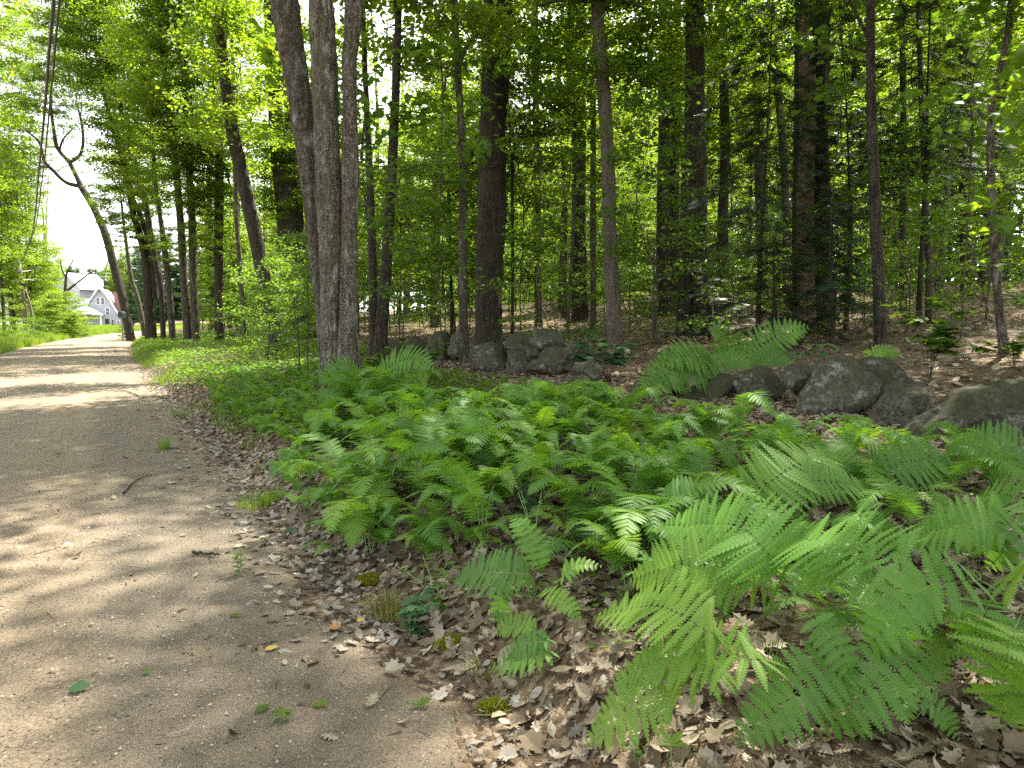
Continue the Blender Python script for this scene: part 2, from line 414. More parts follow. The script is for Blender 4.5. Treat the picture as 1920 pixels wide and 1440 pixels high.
tag(put('dirt_road', mb.mesh('dirt_road', M['road'], True)), kind='structure')

# ------------------------------------------------------------------ leaf shapes (x along the leaf, z its upper side)
def fan(outline, centre, fold=0.0, curl=0.0, curl2=0.0):
    P = np.array([centre] + list(outline), float)
    z = fold * np.abs(P[:, 1]) + curl * (P[:, 0] - 0.45) ** 2 + curl2 * P[:, 1] * P[:, 0]
    n = len(outline); k = np.arange(1, n + 1)
    return np.column_stack([P, z]), np.stack([np.zeros(n, int), k, np.roll(k, -1)], -1), None
def sym(pts):
    return pts + [(a, -b) for a, b in reversed(pts) if abs(b) > 1e-6]
MAPLE_O = sym([(0.0, 0.0), (0.06, 0.18), (-0.02, 0.34), (0.22, 0.33), (0.30, 0.52), (0.48, 0.40), (0.62, 0.52), (0.60, 0.26), (0.70, 0.16), (0.78, 0.20), (1.0, 0.0)])
OAK_O = sym([(0.0, 0.0), (0.10, 0.06), (0.18, 0.20), (0.26, 0.10), (0.36, 0.30), (0.45, 0.13), (0.58, 0.34), (0.66, 0.14), (0.80, 0.22), (0.86, 0.09), (1.0, 0.0)])
BEECH_O = sym([(0.0, 0.0), (0.18, 0.18), (0.42, 0.27), (0.68, 0.2), (0.88, 0.08), (1.0, 0.0)])
L_MAPLE = fan(MAPLE_O, (0.4, 0), -0.12, -0.15)
L_BEECH = fan(BEECH_O, (0.45, 0), 0.12, -0.2)
L_OVAL = (np.array([(0, 0, 0), (0.35, 0.27, 0.05), (0.75, 0.18, 0.03), (1, 0, -0.06), (0.75, -0.18, 0.03), (0.35, -0.27, 0.05)]), None, np.array([(0, 3, 2, 1), (0, 5, 4, 3)]))
L_DIAM = (np.array([(0, 0, 0), (0.5, 0.3, 0.05), (1, 0, -0.05), (0.5, -0.3, 0.05)]), None, np.array([(0, 3, 2, 1)]))
L_LANCE = fan(sym([(0.0, 0.0), (0.12, 0.07), (0.35, 0.14), (0.6, 0.13), (0.85, 0.06), (1.0, 0.0)]), (0.45, 0), 0.25, -0.45)
L_DEADS = [fan(OAK_O, (0.45, 0), 0.35, 0.6), fan(OAK_O, (0.45, 0), -0.3, -0.5, 0.3), fan(MAPLE_O, (0.4, 0), 0.4, 0.3, 0.2),
           fan(BEECH_O, (0.45, 0), 0.5, 0.5), fan(BEECH_O, (0.45, 0), -0.4, -0.6, -0.3), fan(OAK_O, (0.45, 0), 0.1, 0.9, -0.3)]

def leaves(mb, P, X, N, size, tmpl, tint, mi=0):
    """one leaf per row: base P, pointing along X, facing N"""
    P = np.asarray(P, float)
    if len(P) == 0: return
    X = nrm(X); Y = nrm(np.cross(N, X)); Z = np.cross(X, Y)
    tv, t3, t4 = tmpl; k = len(tv)
    size = np.broadcast_to(np.asarray(size, float), (len(P),))[:, None, None]
    V = P[:, None] + size * (tv[None, :, 0:1] * X[:, None] + tv[None, :, 1:2] * Y[:, None] + tv[None, :, 2:3] * Z[:, None])
    off = (np.arange(len(P)) * k)[:, None, None]
    mb.add(V.reshape(-1, 3), tris=None if t3 is None else (t3[None] + off).reshape(-1, 3), quads=None if t4 is None else (t4[None] + off).reshape(-1, 4),
           tint=np.repeat(np.broadcast_to(np.asarray(tint, float), (len(P),)), k), mi=mi)

def rdir(n, g):
    a = g.uniform(0, 2 * PI, n); return np.stack([np.cos(a), np.sin(a), np.zeros(n)], -1)

def normals(x, y):
    e = 0.03
    nx = (gz(x - e, y) - gz(x + e, y)) / (2 * e); ny = (gz(x, y - e) - gz(x, y + e)) / (2 * e)
    return nrm(np.stack([nx, ny, np.ones_like(nx)], -1))

def ground_points(n, s_rng, t_rng, keep=None, tpow=1.0):
    s = rng.uniform(*s_rng, n); t = t_rng[0] + (t_rng[1] - t_rng[0]) * rng.uniform(0, 1, n) ** tpow
    x, y = xy(s, t)
    if keep is not None:
        k = keep(x, y, s, t); x, y = x[k], y[k]
    return x, y

def in_view(x, y, margin=1.15):
    return (y > 0.8) & (np.abs(x) < 0.72 * margin * y + 0.6)

# ------------------------------------------------------------------ leaf litter, gravel
def litter(name, x, y, size, mat, tilt=0.55, lift=0.012, shapes=L_DEADS, tint=None):
    mb = MB(); n = len(x); N0 = normals(x, y)
    N = nrm(N0 + rng.normal(0, tilt, (n, 3)) * np.array([1, 1, 0.3])); X = rdir(n, rng); X = nrm(X - N * (X * N).sum(-1, keepdims=True))
    z = gz(x, y) + lift * rng.uniform(0.4, 2.2, n)
    sz = size * rng.uniform(0.6, 1.3, n); tn = rng.uniform(0, 1, n) if tint is None else tint
    which = rng.integers(0, len(shapes), n)
    for k, sh in enumerate(shapes):
        w = which == k
        leaves(mb, np.stack([x, y, z], -1)[w] - X[w] * sz[w, None] * 0.45, X[w], N[w], sz[w], sh, tn[w])
    return tag(put(name, mb.mesh(name, mat)), kind='stuff')

x, y = ground_points(42000, (0.15, 6.3), (-1.5, 20), lambda x, y, s, t: in_view(x, y) & (sn(x, y, 2.2, 5) > -0.9), 1.35)
litter('leaf_litter', x, y, 0.088, M['dead'], 0.36)
x, y = ground_points(13000, (-0.75, 0.55), (1.5, 26), lambda x, y, s, t: in_view(x, y) & (rng.uniform(0, 1, len(s)) < np.where(t < 3.2, 0.22 * sstep(-0.25, 0.3, s), 1) * np.exp(-((s - 0.12) / 0.33) ** 2)), 1.2)
litter('gutter_leaves', x, y, 0.066, M['dead_grey'], 0.26)
x, y = ground_points(900, (-5.3, -0.3), (1.0, 14), lambda x, y, s, t: in_view(x, y) & (rng.uniform(0, 1, len(s)) < np.exp((s + 0.3) / 0.5)), 1.2)
litter('stray_leaves', x, y, 0.075, M['dead'], 0.35)
x, y = ground_points(32000, (6.2, 34), (-6, 60), lambda x, y, s, t: in_view(x, y), 1.3)
litter('forest_leaves', x, y, 0.15, M['dead'], 0.45, 0.02, [L_DEADS[0], L_DEADS[3], L_DEADS[5], L_OVAL, L_OVAL])

def pebbles(name, n, s_rng, t_rng, r0, r1, pw, keep):
    x, y = ground_points(n, s_rng, t_rng, keep, pw); n = len(x)
    octv = np.array([(1, 0, 0), (0, 1, 0), (-1, 0, 0), (0, -1, 0), (0, 0, 0.7), (0, 0, -0.5)], float)
    octf = np.array([(0, 1, 4), (1, 2, 4), (2, 3, 4), (3, 0, 4), (1, 0, 5), (2, 1, 5), (3, 2, 5), (0, 3, 5)])
    r = r0 + (r1 - r0) * rng.uniform(0, 1, n) ** 3.0
    a = rng.uniform(0, 2 * PI, n); ca, sa = np.cos(a), np.sin(a)
    q = octv[None] * rng.uniform(0.6, 1.25, (n, 6, 1))
    V = np.stack([q[..., 0] * ca[:, None] - q[..., 1] * sa[:, None] * 0.75, q[..., 0] * sa[:, None] + q[..., 1] * ca[:, None] * 0.75, q[..., 2]], -1) * r[:, None, None]
    V += np.stack([x, y, gz(x, y) + 0.014 + r * 0.15], -1)[:, None]
    mb = MB(); mb.add(V.reshape(-1, 3), tris=(octf[None] + (np.arange(n) * 6)[:, None, None]).reshape(-1, 3), tint=np.repeat(rng.uniform(0, 1, n), 6))
    return tag(put(name, mb.mesh(name, M['pebble'])), kind='stuff')
pebbles('road_gravel', 120000, (-5.2, 0.15), (0.2, 12), 0.0022, 0.0095, 1.6, lambda x, y, s, t: in_view(x, y) & (sn(x * 1.0, y, 2.0, 9) + 0.5 * sn(x, y, 0.8, 2) + rng.uniform(-0.5, 0.5, len(x)) > -0.15))
pebbles('loose_grit', 1500, (-5.2, 0.3), (0.5, 14), 0.006, 0.017, 1.4, lambda x, y, s, t: in_view(x, y))

# broken twigs and stalks among the leaves
def twigs(name, x, y, mat):
    n = len(x); a = rng.uniform(0, 2 * PI, n); L = rng.uniform(0.03, 0.17, n); r = rng.uniform(0.0012, 0.0036, n); el = rng.normal(0, 0.12, n)
    d = np.stack([np.cos(a) * np.cos(el), np.sin(a) * np.cos(el), np.sin(el)], -1); p = np.stack([-np.sin(a), np.cos(a), 0 * a], -1); k = np.array([0, 0, 1.0])
    B = np.stack([x, y, gz(x, y) + 0.024], -1); mid = B + d * (L * 0.5)[:, None] + p * (L * rng.normal(0, 0.08, n))[:, None]; E = B + d * L[:, None]
    V = []
    for C, q in ((B, 1.0), (mid, 0.85), (E, 0.5)):
        V += [C + (p * r[:, None] - k * r[:, None] * 0.6) * q, C + k * (r * q)[:, None], C - (p * r[:, None] + k * r[:, None] * 0.6) * q]
    V = np.stack(V, 1); o = (np.arange(n) * 9)[:, None, None]
    f = np.array([(i + j, i + (j + 1) % 3, i + 3 + (j + 1) % 3, i + 3 + j) for i in (0, 3) for j in range(3)])
    mb = MB(); mb.add(V.reshape(-1, 3), quads=(f[None] + o).reshape(-1, 4), tint=np.repeat(rng.uniform(0, 1, n), 9))
    return tag(put(name, mb.mesh(name, mat)), kind='stuff')
x, y = ground_points(5200, (-0.35, 6.2), (0.5, 14), lambda x, y, s, t: in_view(x, y) & (rng.uniform(0, 1, len(s)) < np.where(s < 0.2, 0.35, 1)), 1.4)
twigs('twig_litter', x, y, M['twig_tint'])
x, y = ground_points(420, (-5.2, -0.2), (0.5, 16), lambda x, y, s, t: in_view(x, y), 1.3)
twigs('road_bits', x, y, M['twig_tint'])

# ------------------------------------------------------------------ boulders of the old wall
def rock(px0, py0, px1, py1, label, mat='rock', seed=0, s=5.75, dep=0.8, group=None, facets=13, tilt=0.0):
    cx, cy = (px0 + px1) / 2, (py0 + py1) / 2
    C = on_s(cx, cy, s); d = C[1]
    w = (px1 - px0) / F_PX * d / 2 * 1.08; h = (py1 - py0) / F_PX * d / 2 * 1.08
    bm = bmesh.new(); bmesh.ops.create_icosphere(bm, subdivisions=5, radius=1.0)
    V = np.array([v.co[:] for v in bm.verts]); F = np.array([[v.index for v in f.verts] for f in bm.faces]); bm.free()
    g = np.random.default_rng(seed + 100)
    for k in range(facets):
        n = nrm(g.standard_normal(3)); lim = g.uniform(0.55, 0.85); e = np.maximum(V @ n - lim, 0); V = V - e[:, None] * n * 0.9
    off = Vector(g.uniform(-20, 20, 3))
    dis = np.array([noise.fractal(Vector(v) * 1.4 + off, 0.7, 2.1, 6) for v in V]) * 0.10 + np.array([noise.noise(Vector(v) * 7 + off) for v in V]) * 0.022
    V = V * (1 + dis)[:, None]
    ext = V.max(0) - V.min(0); V = (V - (V.max(0) + V.min(0)) / 2) / (ext / 2)
    V *= np.array([w, dep * w * 0.9 + 0.12, h])
    if tilt:
        c_, s_ = math.cos(tilt), math.sin(tilt); V = np.stack([V[:, 0] * c_ - V[:, 2] * s_, V[:, 1], V[:, 0] * s_ + V[:, 2] * c_], -1)
    C = C - np.array([0, 0, 0.06 * h])
    mb = MB(); mb.add(V, tris=F)
    o = put('boulder', mb.mesh('boulder', M[mat], True), None, C)
    o.rotation_euler = (0, 0, -math.atan2(C[0], C[1]) * 0.6)
    return tag(o, label, 'rock', group)

rock(882, 640, 952, 722, 'tall upright grey boulder standing directly in front of the big dark pine trunk', 'rock', 1, 5.55)
rock(944, 624, 998, 668, 'pointed grey rock perched on the wall just beyond the tall upright boulder', 'rock', 2, 5.9)
rock(995, 616, 1058, 660, 'rounded olive-grey rock topmost on the middle stretch of wall', 'rock', 3, 5.9, facets=5)
rock(950, 658, 1000, 716, 'blocky grey rock under the pointed rock, beside the tall upright boulder', 'rock', 4, 5.6)
rock(988, 650, 1076, 704, 'long grey slab under the rounded olive-grey top rock', 'rock', 5, 5.7)
rock(988, 652, 1010, 674, 'fist-sized stone wedged between the pointed rock and the long slab', 'rock', 6, 5.45)
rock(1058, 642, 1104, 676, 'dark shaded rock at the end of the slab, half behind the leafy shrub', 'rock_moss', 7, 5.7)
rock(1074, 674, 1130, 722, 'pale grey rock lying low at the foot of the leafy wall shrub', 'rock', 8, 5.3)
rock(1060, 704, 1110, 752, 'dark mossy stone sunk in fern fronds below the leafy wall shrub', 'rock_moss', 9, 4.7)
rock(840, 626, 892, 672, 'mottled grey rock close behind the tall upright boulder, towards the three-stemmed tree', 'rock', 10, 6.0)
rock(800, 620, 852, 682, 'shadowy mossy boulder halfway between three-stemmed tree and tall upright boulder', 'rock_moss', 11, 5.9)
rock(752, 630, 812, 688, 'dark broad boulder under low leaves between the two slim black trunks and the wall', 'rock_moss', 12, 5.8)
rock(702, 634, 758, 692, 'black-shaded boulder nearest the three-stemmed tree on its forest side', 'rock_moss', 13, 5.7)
rock(526, 634, 586, 668, 'long pale sunlit stone on the bank at the foot of the dark twin trunk', 'rock_pale', 14, 5.2)
rock(436, 610, 506, 652, 'grey mound of rock under leaves by the leaning tree deep along the bank', 'rock_moss', 15, 5.4)
rock(1464, 680, 1528, 738, 'small rounded grey rock leaning against the big lichened boulder', 'rock', 20, 5.6, facets=5)
rock(1502, 668, 1634, 796, 'big lichen-speckled grey boulder with a rounded front in the wall gap', 'rock', 21, 5.6, 0.75, facets=6)
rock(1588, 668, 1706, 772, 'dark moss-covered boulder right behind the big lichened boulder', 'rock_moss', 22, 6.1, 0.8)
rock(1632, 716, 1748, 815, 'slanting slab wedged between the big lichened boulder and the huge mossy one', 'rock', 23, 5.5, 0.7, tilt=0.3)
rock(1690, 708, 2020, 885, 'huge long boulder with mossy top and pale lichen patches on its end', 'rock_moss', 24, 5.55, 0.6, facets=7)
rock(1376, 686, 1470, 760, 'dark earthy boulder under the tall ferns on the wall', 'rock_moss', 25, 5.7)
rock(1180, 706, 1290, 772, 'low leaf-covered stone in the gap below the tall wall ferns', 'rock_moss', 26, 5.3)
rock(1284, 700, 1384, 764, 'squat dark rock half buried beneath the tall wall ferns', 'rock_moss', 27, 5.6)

# ------------------------------------------------------------------ fern fronds
def frond_mesh(name, curve, stalk=0.25, pairs=24, width=0.2, lobes=13, g=None, prof='oblong', ang=(8, 42), droop=0.24, up=(0, 0, 1), r0=0.0028, sizew=1.0):
    """curve: points of the midrib from the base up; the blade starts after the stalk"""
    g = g or rng
    C = spline(curve, 60); L = np.linalg.norm(np.diff(C, axis=0), axis=1).sum()
    T = nrm(np.gradient(C, axis=0)); U = np.asarray(up, float)
    side0 = np.cross(T, U); bad = np.linalg.norm(side0, axis=1) < 0.25
    mean = nrm(side0[~bad].mean(0)) if (~bad).any() else np.array([1.0, 0, 0])
    side = nrm(np.where(bad[:, None], mean, side0)); side = nrm(side + mean * 0.3)
    N = nrm(np.cross(side, T))
    mb = MB()
    tube(mb, C[::3], np.linspace(r0, r0 * 0.25, len(C[::3])), 5, mi=1, tint=0.5)
    u = stalk + (1 - stalk) * (np.arange(pairs) + 0.5) / pairs
    q = (u - stalk) / (1 - stalk)
    if prof == 'oblong':
        Lp = np.minimum(1, 0.50 + 2.1 * q) * np.clip(1 - ((q - 0.32) / 0.70).clip(0) ** 2.0, 0.06, 1)
    else:
        Lp = np.minimum(1, 0.75 + q) * np.clip(1 - q, 0.04, 1) ** 0.85
    dq = L * (1 - stalk) / pairs
    idx = np.clip((u * 59).astype(int), 0, 58); fr = (u * 59 - idx)[:, None]
    cp = C[idx] * (1 - fr) + C[idx + 1] * fr
    for sg in (-1, 1):
        a = np.radians(ang[0] + ang[1] * q ** 1.5) + g.normal(0, 0.04, pairs)
        Dp = nrm(side[idx] * sg * np.cos(a)[:, None] + T[idx] * np.sin(a)[:, None] + N[idx] * (0.10 + g.normal(0, 0.07, pairs))[:, None])
        Lk = width * Lp * L * g.uniform(0.93, 1.05, pairs)
        wv = nrm(np.cross(N[idx], Dp))
        if sg < 0: wv = -wv      # towards the frond tip
        m = lobes; v = np.arange(m) / m
        hw = np.minimum(dq * 0.60 * sizew, Lk * 0.28)[:, None] * (np.minimum(1, 0.82 + v * 1.2) * np.clip(1 - v ** 2.6, 0.12, 1))[None]
        def pt(vv, off, z=0.0):
            vv = np.broadcast_to(vv, hw.shape)
            return (cp[:, None] + Dp[:, None] * (Lk[:, None] * vv)[..., None] + wv[:, None] * off[..., None]
                    + N[idx][:, None] * (z - droop * Lk[:, None] * vv ** 2 * 0.8)[..., None])
        tb = np.clip(0.5 + g.normal(0, 0.12, (pairs, 1)) + 0.0 * hw, 0, 1)
        for w in (-1, 1):
            sw = 0.55 / m
            A0 = pt(v, hw * 0.0); A1 = pt(v + 1 / m, hw * 0.0)
            B0 = pt(v + 0.05 / m + sw * 0.4, w * hw * 0.5, hw * 0.10); B1 = pt(v + 0.93 / m + sw * 0.4, w * hw * 0.5, hw * 0.10)
            T0 = pt(v + 0.30 / m + sw * 0.9, w * hw * 0.96, hw * 0.08); T1 = pt(v + 0.74 / m + sw * 1.0, w * hw * 1.0, hw * 0.06)
            V = np.stack([A0, A1, B1, B0, T1, T0], 2).reshape(-1, 3)
            k = (np.arange(pairs * m) * 6)[:, None]
            mb.add(V, quads=np.concatenate([k + np.array([[0, 1, 2, 3]]), k + np.array([[3, 2, 4, 5]])]), tint=np.repeat(tb.ravel(), 6), mi=0)
    return mb.mesh(name, [M['fern'], M['rachis']])

def arch(h, reach, droop, bendy=0.0):
    return [(0, 0, -0.03), (0.06 * reach, 0, 0.42 * h), (0.32 * reach, bendy * 0.4, 0.83 * h), (0.68 * reach, bendy, h), (reach, bendy * 1.6, h - droop)]
FR = []
for k in range(10):
    g = np.random.default_rng(50 + k)
    h = g.uniform(0.26, 0.42); reach = g.uniform(0.42, 0.62); dr = g.uniform(0.06, 0.2)
    FR.append(frond_mesh('frond', arch(h, reach, dr, g.uniform(-0.08, 0.08)), g.uniform(0.27, 0.36), int(g.integers(25, 31)), g.uniform(0.145, 0.19), 11, g, 'oblong' if k % 5 < 2 else 'taper'))
FU = []
for k in range(4):
    g = np.random.default_rng(80 + k)
    FU.append(frond_mesh('frond', arch(g.uniform(0.55, 0.7), g.uniform(0.4, 0.55), g.uniform(-0.02, 0.06), g.uniform(-0.06, 0.06)), 0.3, 24, g.uniform(0.15, 0.19), 12, g, 'oblong'))
FS = []
for k in range(4):
    g = np.random.default_rng(90 + k)
    FS.append(frond_mesh('frond', arch(g.uniform(0.2, 0.3), g.uniform(0.3, 0.45), g.uniform(0.03, 0.1)), 0.3, 17, 0.19, 7, g, 'taper'))

def fern(P, n, scale, label, group=None, lib=FR, az=None, spread=PI, name='fern'):
    r = empty(name, P, label, 'fern', group)
    a0 = rng.uniform(0, 2 * PI)
    for k in range(n):
        a = a0 + k * 2 * PI / n + rng.normal(0, 0.35) if az is None else az + rng.uniform(-spread, spread)
        s = scale * rng.uniform(0.75, 1.15)
        a = TOROAD + ((a - TOROAD + PI) % (2 * PI) - PI) * 0.72
        tl = rng.normal(0.2, 0.12)
        put('frond', lib[rng.integers(len(lib))], r, rng.normal(0, 0.02, 3) * np.array([1, 1, 0]), (rng.normal(0, 0.10) + tl * 0.5, rng.normal(0, 0.10) - tl * 0.7, a), (s, s, s * rng.uniform(0.85, 1.1)))
    return r

TOROAD = math.atan2(-0.62, -0.78)
def in_poly(px, py, poly):
    c = False; j = len(poly) - 1
    for i in range(len(poly)):
        xi, yi = poly[i]; xj, yj = poly[j]
        if (yi > py) != (yj > py) and px < (xj - xi) * (py - yi) / (yj - yi) + xi: c = not c
        j = i
    return c

def scatter_px(poly, n, mind):
    out = []; xs = [p[0] for p in poly]; ys = [p[1] for p in poly]; tries = 0
    while len(out) < n and tries < n * 60:
        tries += 1
        px, py = rng.uniform(min(xs), max(xs)), rng.uniform(min(ys), max(ys))
        if not in_poly(px, py, poly): continue
        P = above(px, py)
        if all((P[0] - q[0]) ** 2 + (P[1] - q[1]) ** 2 > mind ** 2 for q in out): out.append(P)
    return out

for poly, n, mind, sc_, lab, grp, lib, nf in (
    ([(640, 960), (700, 850), (860, 790), (1000, 850), (1010, 980), (900, 1030), (690, 1050)], 30, 0.26, 0.98, 'light green fern in the thick patch on the bank edge below the three-stemmed tree', 'ferns of the bank edge patch', FR, 6),
    ([(850, 800), (960, 785), (1150, 790), (1230, 840), (1170, 960), (1020, 960), (1000, 850)], 30, 0.32, 1.0, 'bright green fern in the broad carpet below the upright wall boulders', 'ferns of the broad carpet', FR, 6),
    ([(1220, 840), (1420, 850), (1480, 880), (1440, 960), (1200, 980)], 15, 0.32, 1.0, 'green fern on the slope between the fern carpet and the big lichened boulder', 'ferns of the middle slope', FR, 5),
    ([(1500, 860), (1700, 880), (1900, 900), (1900, 980), (1640, 1000), (1480, 960)], 12, 0.32, 0.95, 'green fern in front of the slanting slab and huge mossy boulder', 'ferns below the huge boulder', FR, 5),
    ([(620, 760), (700, 740), (800, 745), (820, 800), (720, 840), (600, 850)], 13, 0.32, 1.15, 'fern clump crowding round the foot of the three-stemmed tree', 'ferns round the three-stemmed tree', FR, 6),
    ([(1060, 1000), (1260, 990), (1400, 1020), (1300, 1090), (1100, 1070)], 8, 0.25, 0.95, 'deep green fern filling the hollow behind the large foreground fronds', 'ferns of the hollow', FR, 5),
    ([(430, 700), (600, 690), (600, 800), (590, 900), (530, 880), (440, 790), (380, 730)], 75, 0.22, 0.85, 'small fern among leafy ground plants along the road bank', 'small ferns of the road bank', FS, 5),
    ([(560, 880), (620, 900), (660, 1010), (650, 1050), (590, 1000), (530, 930)], 14, 0.24, 0.62, 'fern at the lowest corner of the bank edge patch above the gutter leaves', 'ferns at the patch corner', FR, 5),
    ([(700, 1010), (900, 1010), (960, 1050), (900, 1090), (740, 1070)], 11, 0.22, 0.62, 'low dark fern along the bank lip above the olive grass tuft', 'ferns of the bank lip', FR, 5),
    ([(1060, 1040), (1240, 1010), (1500, 1020), (1560, 1060), (1400, 1120), (1250, 1130), (1100, 1120)], 12, 0.24, 0.72, 'fern in deep green behind the large low fern', 'ferns behind the large low fern', FR, 5),
    ([(1560, 1010), (1720, 1040), (1900, 1060), (1900, 1110), (1700, 1090)], 7, 0.26, 0.75, 'fern filling the shade behind the tallest big fern', 'ferns behind the tallest fern', FR, 5),
):
    for P in scatter_px(poly, n, mind):
        fern(P, nf + int(rng.integers(-1, 2)), sc_ * rng.uniform(0.8, 1.15), lab, grp, lib)
# ------------------------------------------------------------------ large fronds in front, each set where it stands
def hero_fern(base, fronds, label, group=None, ratio=0.235, pairs=21):
    B = above(*base) if len(base) == 2 else at_y(*base)
    if len(base) == 3: B[2] = gzf(B[0], B[1])
    r = empty('fern', B, label, 'fern', group)
    for fr in fronds:
        P = [at_y(p[0], p[1], p[3]) if len(p) == 4 else above(*p) for p in fr]
        P = [np.asarray(p) for p in P]
        d0 = P[0] - B
        mid = B + d0 * np.array([0.3, 0.3, 0.62])
        C = np.array([B - [0, 0, 0.03], mid] + P) - B
        seg = np.linalg.norm(np.diff(C, axis=0), axis=1); blade = seg[2:].sum()
        stalk = max(0.05, min(0.75, 1 - (blade * 1.06) / seg.sum()))
        np_ = int(np.clip(blade / 0.0265, 12, 26)) if len(fr[0]) == 3 else pairs
        tc = nrm(CAM - (B + C[3])); up_ = nrm(tc * 0.9 + np.array([0, 0, 0.55]))
        put('frond', frond_mesh('frond', C, stalk, np_, ratio * (1 - stalk) * rng.uniform(0.9, 1.1), 12, rng, 'oblong', r0=0.0022, ang=(2, 34), droop=0.13, sizew=1.0, up=nrm(up_ + rng.normal(0, 0.12, 3))), r)
    return r

hero_fern((1655, 1290), [
    [(1575, 1238, .40), (1480, 1308, .36), (1374, 1394, .20)],
    [(1718, 1218, .42), (1622, 1300, .34), (1530, 1378, .20)],
    [(1700, 1290, .25), (1760, 1330, .2), (1800, 1390, .1)]],
    'large fern with two broad fronds dipping towards the bottom edge of the picture')
hero_fern((1450, 1270), [
    [(1432, 1238, .44), (1340, 1221, .45), (1250, 1232, .40), (1160, 1272, .30)],
    [(1345, 1254, .34), (1265, 1268, .33), (1180, 1325, .25), (1097, 1393, .12)],
    [(1350, 1194, .46), (1280, 1155, .52), (1220, 1137, .50), (1112, 1158, .40)],
    [(1514, 1152, .52), (1548, 1185, .50), (1580, 1235, .44), (1602, 1290, .34)]],
    'large low fern spreading three fronds over brown leaves by the road edge')
hero_fern((1800, 1190), [
    [(1836, 1088, .62), (1729, 1100, .61), (1658, 1180, .50), (1612, 1230, .40)],
    [(1715, 1070, .60), (1620, 1030, .61), (1515, 1012, .56), (1446, 1012, .46)],
    [(1664, 1095, .55), (1590, 1055, .57), (1530, 1060, .50), (1470, 1118, .38)],
    [(1850, 1130, .5), (1830, 1180, .42), (1790, 1222, .3)],
    [(1880, 1090, .55), (1940, 1110, .5), (2000, 1180, .3)]],
    'tallest of the big ferns in front, its arching fronds crossing above the others')
hero_fern((1950, 1180), [
    [(1896, 1195, .52), (1890, 1265, .43), (1876, 1366, .24)],
    [(1985, 1195, .52), (1940, 1290, .4), (1930, 1380, .2)]],
    'fern at the picture edge whose frond hangs straight down')
hero_fern((1490, 1150), [
    [(1474, 1088, .38), (1432, 1030, .50), (1370, 985, .53), (1238, 986, .40)],
    [(1520, 1098, .40), (1545, 1050, .48), (1600, 1000, .46)],
    [(1440, 1090, .35), (1360, 1060, .42), (1260, 1062, .38), (1180, 1090, .25)]],
    'fern with a long pale-stemmed frond arching over bare stalks and leaf litter')
hero_fern((1385, 1005), [
    [(1396, 945, .28), (1450, 900, .42), (1500, 870, .46), (1566, 848, .44)],
    [(1440, 922, .34), (1500, 903, .40), (1570, 905, .38), (1648, 920, .28)],
    [(1340, 950, .30), (1270, 930, .38), (1200, 945, .28)]],
    'fern with two long fronds pointing up the slope towards the big lichened boulder')
hero_fern((1615, 945), [
    [(1640, 892, .28), (1700, 866, .38), (1756, 864, .35), (1808, 873, .26)],
    [(1600, 890, .3), (1560, 850, .4), (1600, 815, .45)]],
    'yellow-green fern with a pointed frond reaching towards the huge mossy boulder')
hero_fern((1965, 1070), [
    [(1918, 985, .50), (1850, 979, .52), (1770, 990, .46), (1686, 1010, .34)],
    [(1928, 1003, .48), (1885, 1030, .44), (1850, 1070, .32)],
    [(1960, 960, .5), (1900, 930, .5), (1830, 930, .4)]],
    'fern at the picture edge with one long level frond over the leaf litter')
hero_fern((1965, 925), [
    [(1926, 842, .40), (1860, 833, .43), (1800, 840, .36), (1766, 852, .28)],
    [(1940, 860, .4), (1890, 880, .35), (1850, 905, .25)]],
    'fern standing close in front of the pale lichened end of the huge boulder')
hero_fern((1000, 1130), [
    [(1012, 1062, .30), (1000, 1022, .40), (978, 988, .48), (956, 970, .50)],
    [(990, 1078, .30), (950, 1074, .36), (900, 1072, .34), (848, 1088, .25)],
    [(960, 1100, .28), (938, 1120, .25), (938, 1150, .18), (952, 1185, .10)],
    [(1045, 1090, .3), (1080, 1060, .34), (1130, 1062, .3)],
    [(1020, 1110, .26), (1060, 1130, .22), (1090, 1170, .12)]],
    'small sunlit yellow-green fern alone on the lip of the bank')
hero_fern((1020, 1215), [
    [(1028, 1200, .16), (985, 1210, .16), (935, 1232, .10)],
    [(1030, 1222, .13), (980, 1238, .13), (914, 1252, .06)],
    [(1000, 1180, .16), (960, 1170, .18), (925, 1190, .12)]],
    'low fern with short feathery fronds just below the sunlit fern')
hero_fern((1370, 705, 9.6), [
    [(1400, 668, 0, 9.5), (1440, 640, 0, 9.4), (1480, 622, 0, 9.3), (1517, 614, 0, 9.2)],
    [(1372, 668, 0, 9.4), (1362, 640, 0, 9.3), (1348, 626, 0, 9.2), (1328, 619, 0, 9.0)],
    [(1340, 682, 0, 9.3), (1290, 668, 0, 9.0), (1232, 680, 0, 8.8)],
    [(1340, 690, 0, 9.2), (1270, 694, 0, 8.8), (1205, 728, 0, 8.5)],
    [(1410, 680, 0, 9.4), (1450, 668, 0, 9.3), (1498, 690, 0, 9.1)]],
    'tall fern on top of the stone wall, fronds against the dark woods', ratio=0.3, pairs=17)
hero_fern((1300, 720, 9.2), [
    [(1290, 690, 0, 9.1), (1262, 670, 0, 9.0), (1240, 668, 0, 8.8)],
    [(1330, 690, 0, 9.2), (1370, 672, 0, 9.1), (1410, 690, 0, 8.9)],
    [(1280, 712, 0, 9.0), (1240, 710, 0, 8.7), (1200, 742, 0, 8.4)]],
    'pale fern leaning out from the wall just below the tall wall fern', ratio=0.3, pairs=16)
hero_fern((1645, 680, 9.0), [[(1630, 668, 0, 9.0), (1650, 658, 0, 8.9), (1684, 652, 0, 8.8)], [(1650, 672, 0, 9.0), (1664, 664, 0, 9.0), (1690, 662, 0, 9.0)]],
    'lone small fern sprouting on top of the dark moss-covered boulder', ratio=0.3, pairs=12)
